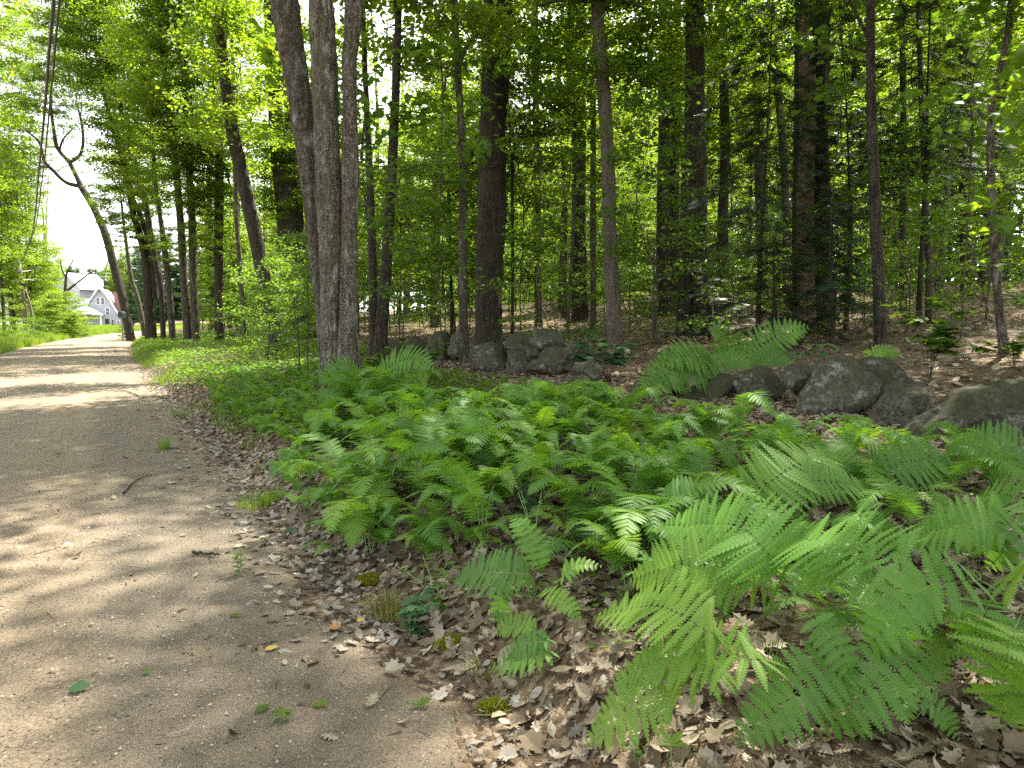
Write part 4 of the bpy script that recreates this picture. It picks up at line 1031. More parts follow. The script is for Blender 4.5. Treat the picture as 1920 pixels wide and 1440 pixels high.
hero_tree((712, 634), [[(714, 634, 24), (724, 500, 20), (734, 340, 18), (742, 170, 15), (748, 0, 12)]],
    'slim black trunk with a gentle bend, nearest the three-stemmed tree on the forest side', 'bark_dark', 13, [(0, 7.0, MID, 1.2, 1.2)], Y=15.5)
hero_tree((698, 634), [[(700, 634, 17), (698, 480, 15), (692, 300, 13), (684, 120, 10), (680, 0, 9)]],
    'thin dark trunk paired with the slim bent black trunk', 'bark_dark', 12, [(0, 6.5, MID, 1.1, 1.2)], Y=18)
hero_tree((868, 630), [[(869, 630, 17), (868, 470, 15), (867, 300, 14), (858, 120, 13), (851, 0, 12)]],
    'thin mossy trunk standing just before the big dark pine', 'bark_mid', 12, [(0, 6.5, MID, 1.2, 1.2)], Y=16, branches=[[(861, 120, 9), (880, 80, 7), (905, 60, 4)], [(855, 60, 7), (835, 30, 5), (810, 14, 3)]])
hero_tree((915, 642), [[(916, 642, 52), (917, 560, 50), (920, 420, 50), (925, 250, 50), (930, 100, 50), (933, 0, 50)]],
    'massive dark pine trunk rising behind the tall upright boulder', 'bark_dark', 19, [(0, 9.5, COP, 1.0, 1), (0, 12.5, COP, 0.9, 1)], Y=20, ridge=0.07,
    branches=[[(900, 430, 3), (915, 370, 4), (935, 330, 4), (948, 300, 3)], [(905, 480, 2.5), (912, 400, 3), (945, 350, 2.5), (960, 300, 2)], [(940, 300, 6, 1), (930, 312, 4, -1), (915, 316, 2, -2)]])
hero_tree((1152, 640), [[(1154, 640, 29), (1150, 560, 27), (1143, 420, 25), (1138, 280, 24), (1128, 120, 23), (1120, 0, 23)]],
    'straight grey-barked trunk with stringy vertical fibres standing alone in mid forest', 'bark_strip', 19, [(0, 8.5, COP, 0.95, 1), (0, 10, COP, 0.8, 1), (0, 15.5, CAN, 1.1, 1)], Y=17.5, branches=[[(1120, 2, 9), (1160, 2, 7), (1210, 14, 4)], [(1122, 4, 8), (1060, 0, 6), (1000, 12, 3)], [(1132, 70, 5), (1145, 58, 4), (1150, 52, 2)]])  # topmost crown added above the view to shade the near road
hero_tree((1246, 575), [[(1246, 575, 27), (1245, 420, 26), (1247, 200, 25), (1249, 0, 24)], [(1264, 560, 17), (1264, 420, 16), (1267, 200, 15), (1270, 0, 14)]],
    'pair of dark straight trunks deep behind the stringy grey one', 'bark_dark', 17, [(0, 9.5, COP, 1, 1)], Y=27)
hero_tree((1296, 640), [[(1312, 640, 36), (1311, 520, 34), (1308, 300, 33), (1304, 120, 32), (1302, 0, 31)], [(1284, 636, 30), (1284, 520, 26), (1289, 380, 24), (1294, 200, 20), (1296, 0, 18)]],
    'black twin trunks pressed together with a thin pale sapling line between them', 'bark_dark', 18, [(0, 9, COP, 1, 1), (1, 9.5, COP, 0.8, 1), (1, 14.5, COP, 0.95, 1)], Y=18.5, ridge=0.06)  # last crown, out of view, added for more shade on the road
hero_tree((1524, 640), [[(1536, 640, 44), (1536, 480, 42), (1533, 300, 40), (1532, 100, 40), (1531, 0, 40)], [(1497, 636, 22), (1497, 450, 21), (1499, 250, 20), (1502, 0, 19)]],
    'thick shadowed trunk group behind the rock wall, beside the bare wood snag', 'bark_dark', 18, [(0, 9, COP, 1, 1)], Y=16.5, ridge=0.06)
hero_tree((1512, 650), [[(1513, 650, 34), (1511, 500, 30), (1509, 400, 29), (1514, 250, 30), (1512, 120, 28), (1508, 40, 16), (1507, 30, 4)]],
    'dead snag with bare tan wood stripped of bark among shadowed trunks', 'wood_bare', 1.0, [], Y=16.0, kind='dead_tree')
hero_tree((1650, 650), [[(1652, 650, 24), (1648, 540, 21), (1640, 380, 18), (1634, 200, 17), (1632, 0, 15)]],
    'slender straight dark trunk behind the dark moss-covered boulder', 'bark_dark', 19, [(0, 6.5, HEMS, 1.3, 1.3), (0, 10.5, COP, 1.1, 1), (0, 15, COP, 1.2, 1)], Y=12.5, branches=[[(1634, 85, 7), (1615, 45, 6), (1592, 0, 5)], [(1635, 100, 6), (1580, 85, 4), (1540, 78, 3)], [(1634, 40, 5), (1670, 36, 4), (1710, 48, 2)]])  # highest crown added out of view as shade for the near road
hero_tree((1888, 692), [[(1888, 692, 19), (1878, 620, 15), (1866, 500, 13), (1859, 360, 13), (1858, 220, 12), (1866, 165, 11), (1884, 90, 10), (1896, 0, 9)]],
    'crooked thin sapling trunk with an elbow bend near the picture edge', 'bark_mid', 9, [(0, 5.0, MAP, 1.2, 1)], Y=10.5, branches=[[(1858, 225, 8), (1840, 215, 6), (1815, 170, 4)]])
hero_tree((1088, 590), [[(1088, 590, 30), (1086, 400, 26), (1086, 200, 24), (1086, 0, 20)]],
    'broad dim trunk right behind the thin pole-like trunk in mid forest', 'bark_dark', 17, [(0, 9.5, COP, 1, 1)], Y=28)
hero_tree((1112, 604), [[(1112, 604, 12), (1112, 400, 11), (1112, 200, 10), (1108, 0, 9)]], 'thin pole-like trunk beside the stringy grey trunk', 'bark_mid', 13, [(0, 7, MID, 1.2, 1.2)], Y=23)
hero_tree((1430, 560), [[(1432, 560, 20), (1426, 400, 18), (1420, 200, 16), (1418, 0, 15)]], 'greyish trunk halfway between black twin trunks and the bare wood snag', 'bark_mid', 16, [(0, 9.5, COP, 0.9, 1)], Y=27)
hero_tree((1476, 540), [[(1476, 540, 14), (1470, 300, 13), (1452, 120, 13), (1446, 0, 12)]], 'slim curved trunk just before the shadowed trunk group', 'bark_mid', 15, [(0, 9.0, MID, 1.2, 1.2)], Y=24)
hero_tree((1360, 560), [[(1358, 560, 17), (1357, 400, 15), (1356, 200, 14), (1355, 0, 12)]], 'narrow trunk next after the black twin trunks', 'bark_mid', 15, [(0, 9, MID, 1.3, 1.2)], Y=28)
hero_tree((1010, 600), [[(1010, 600, 14), (1008, 400, 13), (1005, 200, 12), (1003, 0, 10)]], 'slender trunk first after the massive pine', 'bark_mid', 15, [(0, 9, MID, 1.3, 1.2)], Y=27)
hero_tree((1742, 600), [[(1742, 600, 12), (1738, 400, 10), (1728, 200, 9), (1722, 0, 8)]], 'wispy sapling stem between slender straight trunk and the crooked sapling', 'bark_mid', 12, [(0, 6.5, MID, 1, 1)], Y=16)
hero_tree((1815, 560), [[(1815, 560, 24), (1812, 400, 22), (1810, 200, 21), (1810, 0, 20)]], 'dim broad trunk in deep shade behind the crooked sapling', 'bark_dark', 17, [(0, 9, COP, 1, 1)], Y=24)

# trees along the road
hero_tree((246, 640), [
    [(246, 640, 21), (232, 570, 20), (214, 500, 19), (198, 440, 18), (176, 390, 16), (152, 350, 15)]],
    'tree leaning out over the road with bare forked limbs, standing first at the road bend', 'bark_dark', 2, [], ridge=0.05, wd=0.75, flare=0.2,
    branches=[[(154, 352, 14), (138, 320, 11), (130, 304, 10), (108, 278, 9), (101, 245, 8), (96, 205, 7), (98, 190, 4)], [(130, 305, 9), (150, 290, 8), (156, 262, 7), (152, 225, 6), (142, 190, 3)], [(152, 350, 11), (124, 342, 9), (100, 320, 8), (82, 300, 7), (74, 268, 6), (50, 245, 4)],
              [(112, 282, 5), (118, 262, 4), (138, 240, 3)], [(98, 192, 4), (93, 150, 3), (98, 110, 1.5)], [(142, 192, 3), (149, 150, 2.5), (140, 112, 1.5)], [(50, 246, 4), (30, 226, 3), (8, 222, 1.5)],
              [(96, 215, 3), (80, 190, 2.5), (70, 160, 1.2)], [(154, 240, 3), (166, 215, 2), (172, 185, 1)], [(78, 285, 3), (60, 290, 2), (40, 280, 1)], [(130, 310, 3), (112, 318, 2), (92, 340, 1)]])
hero_tree((284, 634), [
    [(284, 634, 26), (279, 560, 23), (272, 480, 19), (250, 400, 14), (236, 320, 12), (212, 240, 11), (196, 180, 9)],
    [(292, 560, 14), (282, 470, 14), (262, 400, 13), (238, 350, 9), (228, 300, 7), (222, 260, 5)]],
    'stout rough-barked tree clump just beyond the leaning roadside tree', 'bark_dark', 15, [(0, 9.5, CAN, 1.0, 1)], Y=42, wd=0.75)
hero_tree((304, 634), [[(306, 634, 12), (302, 540, 14), (288, 470, 14), (272, 380, 14), (248, 290, 13), (230, 220, 12), (214, 160, 10), (190, 110, 7), (160, 50, 5)]],
    'slim tree behind the stout clump, curving out over the road', 'bark_dark', 16, [(0, 11, CAN, 0.9, 1)], Y=41, wd=0.75, branches=[[(230, 222, 9), (222, 170, 8), (208, 110, 7), (200, 60, 6), (188, 0, 5)]])
hero_tree((322, 638), [[(324, 638, 16), (318, 560, 15), (309, 470, 14), (300, 400, 11), (290, 330, 9), (284, 200, 8), (278, 60, 6)]],
    'straight thin tree between the stout clump and the double trunk', 'bark_mid', 16, [(0, 10, CAN, 0.85, 1)], Y=38, wd=0.75)
hero_tree((354, 646), [
    [(352, 646, 19), (347, 560, 18), (340, 440, 17), (331, 330, 16), (318, 220, 14), (305, 100, 13), (298, 0, 12)],
    [(368, 646, 20), (364, 560, 19), (360, 420, 17), (354, 300, 16), (350, 220, 15), (344, 130, 14), (340, 60, 12), (338, 0, 11)]],
    'double-trunked roadside tree with a side limb sweeping towards the road', 'bark_mid', 17, [(0, 10, CAN, 1.0, 1), (1, 9, CAN, 0.9, 1)], Y=34, wd=0.75,
    branches=[[(352, 262, 11), (332, 244, 9), (300, 220, 8), (280, 190, 7), (268, 160, 5)], [(346, 150, 8), (336, 90, 7), (322, 30, 6)]])
hero_tree((412, 600), [[(412, 600, 22), (410, 480, 21), (411, 330, 20), (406, 150, 18), (400, 0, 15)]],
    'dark upright trunk in the shade between the double trunk and the leaning dark trunk', 'bark_dark', 16, [(0, 9, CAN, 1, 1)], Y=34, wd=0.75, branches=[[(410, 300, 8), (424, 320, 6), (432, 350, 4)]])
hero_tree((452, 600), [[(456, 600, 12), (450, 500, 11), (443, 400, 10), (440, 250, 9), (436, 100, 8)]], 'thin stem just in front of the dark upright trunk by the leaning trunk', 'bark_mid', 13, [(0, 7, MID, 1.2, 1.2)], Y=27, wd=0.75)
hero_tree((268, 622), [[(270, 622, 12), (258, 560, 11), (246, 520, 9), (240, 480, 8)]], 'low crooked trunk squeezed between the leaning tree and the stout clump', 'bark_mid', 11, [(0, 7, MID, 1.3, 1)], Y=48, wd=0.75)

# leafy limbs of the leaning tree and of the trees that overhang the road
for o in list(COL.objects):
    lb = o.get('label', '')
    for key, lib, spots in (('tree leaning out', CAN, ((150, 190, .7), (95, 185, .75), (40, 240, .6), (118, 250, .45), (70, 190, .6), (130, 130, .7))),
                            ('stout rough-barked', MID, ((235, 330, 1.0), (270, 420, .9), (200, 180, 1.1), (165, 90, 1.2), (230, 240, .9), (225, 440, .55), (188, 330, .7), (206, 395, .55))),
                            ('slim tree behind the stout', CAN, ((150, 40, .8), (215, 80, .7), (100, 60, .7))),
                            ('straight thin tree between', MID, ((290, 330, 1.0), (300, 230, 1.0), (270, 120, 1.1), (318, 470, .6))),
                            ('double-trunked', MID, ((280, 190, .9), (330, 330, 1.0), (370, 250, 1.0), (360, 430, .7), (310, 60, 1.0))),
                            ('dark upright trunk in', MID, ((430, 420, .9), (400, 320, 1.0), (440, 250, 1.0)))):
        if lb.startswith(key):
            B = np.array(o.location)
            for px, py, s_ in spots: crown_on(o, lib, at_y(px, py, B[1] + rng.uniform(-1.5, 1.5)) - B - np.array([0, 0, 1.5 * s_]), s_, 0.8)

# ------------------------------------------------------------------ the woods
TRK = []
for k in range(8):
    g = np.random.default_rng(400 + k); H = g.uniform(17, 22); r0 = [0.05, 0.07, 0.10, 0.13, 0.17, 0.2, 0.25, 0.06][k]
    C = spline([(0, 0, -0.3), (g.normal(0, .1), g.normal(0, .1), H * 0.3), (g.normal(0, .3), g.normal(0, .3), H * 0.65), (g.normal(0, .6), g.normal(0, .6), H)], 90)
    mb = MB(); tube(mb, C, r0 * (1 - 0.8 * np.linspace(0, 1, 90) ** 1.3), 12, 0.06, k, flare=0.25)
    for j in range(5):
        i = int(g.uniform(15, 60)); a = g.uniform(0, 6.28); l = g.uniform(0.4, 1.6)
        tube(mb, spline([C[i], C[i] + [math.cos(a) * l * .5, math.sin(a) * l * .5, g.uniform(0, .3)], C[i] + [math.cos(a) * l, math.sin(a) * l, g.uniform(-.2, .6)]], 6), np.linspace(0.018, 0.005, 6), 4)
    TRK.append((mb, H))
TRK_M = [(mb.mesh('trunk', M['bark_dark' if k % 3 else 'bark_mid'], True), H) for k, (mb, H) in enumerate(TRK)]
placed = []
def spaced(x, y, d):
    for (a, b) in placed:
        if (a - x) ** 2 + (b - y) ** 2 < d * d: return False
    placed.append((x, y)); return True
for o in COL.objects:
    if o.get('category') == 'tree': placed.append((o.location.x, o.location.y))

def wood_tree(x, y, label, group, lib=COP, z0=(6.5, 9.0), sc_=(0.8, 1.15), second=True, kind='tree', trunks=None):
    r = empty(kind, (x, y, gzf(x, y)), label, 'tree', group, rng.uniform(0, 6.28))
    me, H = TRK_M[rng.integers(len(TRK_M))] if trunks is None else TRK_M[trunks[rng.integers(len(trunks))]]
    put('trunk', me, r, (0, 0, 0), (0, 0, rng.uniform(0, 6.28)))
    q = rng.uniform(*z0); crown_on(r, lib, (0, 0, q), rng.uniform(*sc_))
    if second:
        crown_on(r, MID, (0, 0, q - rng.uniform(1.0, 3.0)), rng.uniform(0.8, 1.1), 0.8)
        if rng.uniform() < 0.5 and x / y < 0.3: crown_on(r, MID, (rng.normal(0, .5), rng.normal(0, .5), q - rng.uniform(3.0, 5.5)), rng.uniform(0.7, 1.0), 0.7)
        if y < 22 and rng.uniform() < 0.6: crown_on(r, lib, (0, 0, q + rng.uniform(4.0, 6.0)), rng.uniform(*sc_))
    return r

n = 0
while n < 118:
    s_, t_ = rng.uniform(8.5, 52), rng.uniform(0, 66); x, y = map(float, xy(s_, t_))
    if y < 17.5 or not in_view(x, y, 1.06) or x / y < -0.46 or not spaced(x, y, 2.0): continue
    wood_tree(x, y, 'one of the many dim trunks crowded deep in the forest', 'dim trunks deep in the forest'); n += 1
for x, y in ((5.95, 7.1), (7.6, 9.6), (4.7, 4.3), (5.4, 2.4), (8.2, 6.0), (7.0, 3.8)):  # added outside the view so their crowns shade the foreground
    placed.append((x, y)); wood_tree(x, y, 'unseen forest tree beyond the huge boulder added to shade the bank', 'unseen shade trees past the huge boulder', z0=(7.0, 8.5), sc_=(0.9, 1.1))
n = 0
while n < 13:           # unseen trees just out of the picture, added to shade the bank and the road
    s_, t_ = rng.uniform(7.5, 24), rng.uniform(-14, 10); x, y = map(float, xy(s_, t_))
    if (x / max(y, 0.1) < 0.80 and y > 0) or not spaced(x, y, 2.6): continue
    wood_tree(x, y, 'unseen forest tree beyond the huge boulder added to shade the bank', 'unseen shade trees past the huge boulder', sc_=(0.8, 1.1)); n += 1

def sapling(x, y, lib, h0, sc_, label, group, thick=0.02, zs=1.0):
    r = empty('sapling', (x, y, gzf(x, y)), label, 'sapling', group)
    me = lib[rng.integers(len(lib))]
    C = spline([(0, 0, -0.1), (rng.normal(0, .05), rng.normal(0, .05), h0 * 0.5), (0, 0, h0 + 0.4)], 10)
    mb = MB(); tube(mb, C, np.linspace(thick, thick * 0.7, 10), 6, 0.05, 1); put('trunk', mb.mesh('trunk', M['bark_mid']), r)
    put('crown', me, r, (0, 0, h0), (rng.normal(0, 0.08), rng.normal(0, 0.08), rng.uniform(0, 6.28)), (sc_, sc_, sc_ * zs))
    return r
n = 0; tries = 0
while n < 195 and tries < 12000:
    tries += 1
    s_, t_ = 7.6 + 42 * rng.uniform() ** 1.15, rng.uniform(2, 66); x, y = map(float, xy(s_, t_))
    if y < 15.5 or not in_view(x, y, 1.04) or x / y < -0.47 or not spaced(x, y, 1.15): continue
    if x / y > 0.25 and y < 24 and rng.uniform() < 0.3: continue
    if x / y > 0.1 and rng.uniform() < 0.15: continue
    sapling(x, y, [SAP, SAP, BEE, MID][rng.integers(4)], rng.uniform(0.3, 2.6) + (1.6 if x / y > 0.25 and y < 26 else 0), rng.uniform(0.8, 1.3), 'leafy young sapling in the sun-flecked understory of the forest', 'understory saplings', 0.022); n += 1
n = 0; tries = 0
while n < 34 and tries < 4000:
    tries += 1
    s_, t_ = rng.uniform(5.0, 30), rng.uniform(42, 115); x, y = map(float, xy(s_, t_))
    if not (-0.56 < x / y < -0.27) or not spaced(x, y, 2.6): continue
    r = wood_tree(x, y, 'leafy tree filling the bright woods beyond the roadside trunks', 'trees of the bright woods', z0=(4.5, 8.0)); crown_on(r, MID, (0, 0, 1.0), 1.1, 0.9); n += 1
n = 0; tries = 0
while n < 42 and tries < 6000:
    tries += 1
    s_, t_ = rng.uniform(9, 30), rng.uniform(-4, 40); x, y = map(float, xy(s_, t_))
    if y < 12.5 or not in_view(x, y, 1.05) or x / y < 0.08 or not spaced(x, y, 0.9): continue
    sapling(x, y, [SAP, BEE, SAP][rng.integers(3)], rng.uniform(0.15, 0.7), rng.uniform(0.55, 0.95), 'low leafy sapling shading the brown floor behind the stone wall', 'low saplings behind the wall', 0.014); n += 1
n = 0; tries = 0
while n < 34 and tries < 4000:     # leafy thicket between the roadside trees
    tries += 1
    s_, t_ = rng.uniform(3.8, 14), rng.uniform(22, 52); x, y = map(float, xy(s_, t_))
    if not (-0.52 < x / y < -0.24) or not spaced(x, y, 0.9): continue
    sapling(x, y, [SAP, BEE, SAP][rng.integers(3)], rng.uniform(0.1, 1.6), rng.uniform(0.8, 1.2), 'leafy sapling in the bright thicket between the roadside trunks', 'saplings of the roadside thicket', 0.018); n += 1

# saplings one can tell apart
def sap_at(px, py, Y, lib, h0, sc_, label, thick=0.016, zs=1.0):
    P = at_y(px, py, Y); return sapling(P[0], P[1], lib, h0, sc_, label, None, thick, zs)
sap_at(760, 680, 13.2, BEE, 1.4, 1.05, 'sapling with layered leaves between slim bent black trunk and thin mossy trunk')
sap_at(690, 660, 14.6, MAP, 3.4, 1.05, 'tall maple sapling spreading big leaves beside the three-stemmed tree')
sap_at(830, 660, 15.2, MAP, 3.9, 1.15, 'tall maple sapling whose crown meets the big pine trunk')
sap_at(1040, 640, 15.4, BEE, 0.6, 1.0, 'low beech sapling just past the rounded olive-grey top rock')
sap_at(1012, 620, 18.0, MAP, 4.6, 1.2, 'maple sapling with a high sunlit crown between the pine and stringy grey trunk')
sap_at(1225, 620, 18.0, BEE, 0.8, 1.0, 'pale-leaved sapling in front of the pair of dark straight trunks')
sap_at(1230, 640, 17.0, MAP, 4.6, 1.1, 'maple sapling with crown above the stringy grey trunk and black twin trunks')
sap_at(1560, 640, 13.5, MAP, 4.1, 1.0, 'maple sapling with glowing leaves high beside the bare wood snag')
sap_at(1800, 650, 12.5, MAP, 3.6, 1.15, 'maple sapling with bright leaves behind the crooked sapling')
sap_at(1700, 640, 14.0, BEE, 1.2, 1.1, 'beech sapling behind the slender straight trunk')
sap_at(1950, 720, 8.2, MAP, 1.5, 0.95, 'maple sapling reaching big flat leaves in from the picture edge')
sap_at(1985, 700, 11.0, MAP, 3.2, 1.2, 'tall maple sapling overhanging the picture edge above the huge boulder')
sap_at(1850, 650, 15.0, BEE, 0.5, 1.1, 'low beech sapling on bright litter behind the crooked sapling')
sap_at(560, 660, 13.5, BEE, 0.8, 0.75, 'small sapling with layered leaves in front of the dark twin trunk')
sap_at(500, 650, 18.0, SAP, 0.2, 0.9, 'bushy sapling over the grey mound of rock')
sap_at(575, 640, 14.0, MAP, 4.5, 0.9, 'maple sapling whose leaves cross high between the leaning stem and dark twin trunk')

def hemlock(px, py, Y, h0, sc_, label, lib=HEM, zs=1.0):
    P = at_y(px, py, Y); r = empty('hemlock', (P[0], P[1], gzf(P[0], P[1])), label, 'tree')
    mb = MB(); tube(mb, spline([(0, 0, -0.2), (0.02, 0.03, h0 * 0.5), (0, 0, h0 + 0.6)], 12), np.linspace(0.055, 0.045, 12), 10, 0.06, 2); put('trunk', mb.mesh('trunk', M['bark_dark'], True), r)
    crown_on(r, lib, (0, 0, h0), sc_, zs); return r
hemlock(1420, 640, 15.0, 1.6, 0.72, 'dark feathery hemlock between the black twin trunks and the bare wood snag')
hemlock(1560, 650, 13.2, 0.5, 0.72, 'young dark hemlock at the foot of the bare wood snag', HEMS, 1.0)
hemlock(1585, 640, 15.5, 2.2, 0.62, 'drooping hemlock between the shadowed trunk group and the slender straight trunk')
hemlock(1450, 650, 13.6, 0.25, 0.8, 'low spreading hemlock under the feathery hemlock behind the wall ferns', HEMS, 0.75)
hemlock(1720, 640, 15.0, 3.0, 0.62, 'hemlock with black sprays behind the wispy sapling stem')
hemlock(1330, 650, 16.5, 0.2, 0.7, 'knee-high hemlock at the foot of the black twin trunks', HEMS, 0.6)
hemlock(960, 610, 21.0, 4.8, 0.6, 'hemlock with dark sprays high beside the massive pine')

# leafy far side of the wood
g = np.random.default_rng(77); nW = 330000
s_ = g.uniform(50, 62, nW); t_ = g.uniform(5, 140, nW); x, y = xy(s_, t_)
hh = 0.2 + 25 * g.uniform(0, 1, nW); keep = sn(x, y + hh * 2.2, 0.55, 4) + 0.6 * sn(x - hh, y, 1.3, 9) + g.uniform(-0.35, 0.35, nW) > (-0.85 + 0.03 * hh)
x, y, hh = x[keep], y[keep], hh[keep]; n = len(x); mb = MB()
leaves(mb, np.stack([x, y, gz(x, y) + hh], -1), rdir(n, g) + g.normal(0, .4, (n, 3)), g.normal(0, 1.0, (n, 3)) + [0, 0, 0.3], 0.46 * g.uniform(0.5, 1.3, n), L_DIAM, np.clip(g.normal(0.55, 0.25, n), 0, 1))
tag(put('distant_woods', mb.mesh('distant_woods', M['leaf'])), kind='stuff')
# ------------------------------------------------------------------ the other side of the road
def left_tree(s_, t_, lib, z0, sc_, label, group=None, trunks=(3, 4, 5), second=True, low=0.0):
    x, y = map(float, xy(s_, t_)); r = wood_tree(x, y, label, group, lib, (z0, z0 + 0.5), (sc_, sc_ * 1.1), second, trunks=trunks)
    if low: crown_on(r, MID, (0, 0, low), 1.1, 0.9)
    return r
def left_px(px, Y, z0, sc_, label, low=0.0, trunks=(3, 4, 5), hi=True):
    P = at_y(px, 620, Y); r = wood_tree(P[0], P[1], label, None, CAN, (z0, z0 + 0.5), (sc_, sc_ * 1.1), False, trunks=trunks)
    if hi: crown_on(r, CAN, (0, 0, z0 + 5.5), sc_)
    if low: crown_on(r, MID, (0, 0, low), 1.15, 0.9); crown_on(r, MID, (0, 0, low + 2.2), 1.2, 0.9)
    return r
left_px(8, 58, 5.5, 1.15, 'leafy tree at the picture edge across the road, before the utility pole', 2.0)
for o in list(COL.objects):
    if o.get('label', '').startswith('leafy tree at the picture edge across'):
        B = np.array(o.location); o.rotation_euler = (0, 0, 0)
        for px, py, s_ in ((15, 180, .9), (60, 75, .9), (0, 70, 1.0), (55, 260, .6), (120, 60, .7), (30, 330, .7), (78, 335, .5), (98, 290, .45)): crown_on(o, CAN, at_y(px, py, B[1] + rng.uniform(-2, 2)) - B - np.array([0, 0, 3.0 * s_]), s_, 0.85)
left_px(-40, 50, 6.0, 1.2, 'leafy tree across the road whose limbs enter from the picture edge', 3.0)
left_px(62, 74, 5.0, 1.1, 'tree close behind the leaning utility pole across the road', 2.0)
left_px(88, 82, 3.5, 0.9, 'vine-wrapped tree with drooping greenery between utility pole and house', 0.8, hi=False)
left_px(28, 72, 5.0, 1.15, 'dense green tree deep behind the utility pole', 1.5)
left_px(-10, 76, 5.0, 1.2, 'shady tree set back from the verge at the picture edge', 1.5)
left_px(48, 88, 4.5, 1.2, 'shady tree farthest back behind the verge bushes', 1.5)
left_px(100, 100, 3.0, 0.75, 'round green tree just before the outbuilding', 1.0, hi=False)
left_tree(-6.6, 26, CAN, 7.5, 1.15, 'tall tree under the cables whose leafy limbs overhang the road', trunks=(5, 6))
left_tree(-6.9, 33, CAN, 7.5, 1.15, 'tree with high spreading crown at the road edge under the cables', trunks=(4, 5))
left_tree(-6.6, 40, CAN, 8.5, 1.1, 'slim tree with high crown at the road edge before the utility pole', trunks=(4, 5))
left_tree(-6.8, 48, CAN, 8.5, 1.0, 'road-edge tree with bright hanging limbs before the utility pole', trunks=(4, 5), second=False)
for s_, t_ in ((-9, 15), (-12, 20), (-10, -8)):  # out of view, added to cut the light from the open sky
    left_tree(s_, t_, CAN, 7.0, 1.0, 'unseen roadside tree across the road, added to dim the sky light', 'unseen trees across the road')

def verge_bush(px, py, Y, lib, sc_, label, zs=0.8):
    P = at_y(px, py, Y); r = empty('bush', (P[0], P[1], gzf(P[0], P[1])), label, 'bush')
    for k in range(3): put('foliage', lib[rng.integers(len(lib))], r, (rng.normal(0, .4) * sc_, rng.normal(0, .4) * sc_, 0), (0, 0, rng.uniform(0, 6.28)), (sc_, sc_, sc_ * zs))
    return r
verge_bush(20, 640, 46, SAP, 0.75, 'pale leafy bush on the verge at the foot of the tree before the utility pole')
verge_bush(75, 625, 52, SAP, 0.75, 'brownish-shaded bush on the verge next to the utility pole')
verge_bush(128, 618, 62, MID, 0.62, 'round bright bush on the grassy verge in front of the porch')
verge_bush(112, 600, 70, MID, 1.15, 'tall dark-hearted bush hiding the house side')
verge_bush(140, 596, 78, MID, 0.7, 'bush growing against the house porch')
verge_bush(92, 600, 64, MID, 0.9, 'tall vine-covered bush between the pole and the dark-hearted bush')
verge_bush(160, 624, 66, SAP, 0.6, 'low bush at the bend of the far road edge')
verge_bush(236, 612, 56, SAP, 0.55, 'low bush behind the foot of the leaning roadside tree')

def blades(name, x, y, h, w, mat, tint=None):
    n = len(x); a = rng.uniform(0, 2 * PI, n); hh = h * rng.uniform(0.5, 1.2, n); d = np.stack([np.cos(a), np.sin(a), 0 * a], -1) * (hh * rng.uniform(0.1, 0.6, n))[:, None]
    sd = np.stack([-np.sin(a), np.cos(a), 0 * a], -1) * w; b = np.stack([x, y, gz(x, y) - 0.01], -1)
    V = np.stack([b - sd, b + sd, b + d + np.stack([0 * a, 0 * a, hh], -1)], 1).reshape(-1, 3); mb = MB()
    mb.add(V, tris=np.arange(n * 3).reshape(-1, 3), tint=np.repeat(np.clip(0.5 + 0.3 * sn(x, y, 0.6, 2) + rng.normal(0, 0.2, n), 0, 1), 3))
    return tag(put(name, mb.mesh(name, M[mat])), kind='stuff')
x, y = ground_points(60000, (-12, -5.3), (26, 130), lambda x, y, s, t: in_view(x, y, 1.1), 1.2)
blades('verge_grass', x, y, 0.5, 0.022, 'grass')
x, y = ground_points(26000, (-40, 6), (112, 185), lambda x, y, s, t: in_view(x, y, 1.1) & ((s < -5.3) | (t > 125)))
blades('lawn_grass', x, y, 0.5, 0.05, 'grass')
x, y = ground_points(9000, (0.1, 1.6), (18, 60), lambda x, y, s, t: in_view(x, y) & (sn(x, y, 0.5, 5) > -0.2))
blades('roadside_grass', x, y, 0.22, 0.010, 'grass')
x, y = ground_points(4500, (-0.2, 0.7), (5, 20), lambda x, y, s, t: in_view(x, y) & (sn(x, y, 1.6, 11) > 0.30))
blades('gutter_grass', x, y, 0.16, 0.004, 'grass')

# utility pole and its cables
PY = 60.0
Pb = at_y(49, 620, PY); Pb[2] = gzf(Pb[0], Pb[1]); Pt = at_y(34, 487, PY)
r = empty('utility_pole', Pb, 'weathered leaning utility pole with a flat pale top beside the far road', 'utility pole')
mb = MB(); tube(mb, spline([[0, 0, -0.3], (Pt - Pb) * 0.5 + [0.08, 0, 0], Pt - Pb], 24), np.linspace(0.20, 0.17, 24), 14, 0.02, 4); put('pole', mb.mesh('pole', M['pole'], True), r)
mb = MB(); tube(mb, np.array([Pt - Pb + [0, 0, -1.0], Pt - Pb + [0, 0, 0.03]]), [0.235, 0.235], 14); put('sleeve', mb.mesh('sleeve', M['wire'], True), r)
mb = MB(); tube(mb, spline([[0.35, 0.3, -0.2], (Pt - Pb) * 0.35 + [0.5, 0.2, 0.0], (Pt - Pb) * 0.62 + [0.25, 0.1, 0]], 14), np.linspace(0.13, 0.07, 14), 10); put('brace', mb.mesh('brace', M['pole'], True), r)
bpos = (Pt - Pb) * 0.66 + np.array([0.3, -0.1, 0])
mb = MB(); tube(mb, np.array([bpos + [0, 0, -0.22], bpos + [0, 0, -0.2], bpos + [0, 0, 0.2], bpos + [0, 0, 0.22]]), [0.02, 0.13, 0.13, 0.02], 12); put('insulator', mb.mesh('insulator', M['metal_dark']), r)

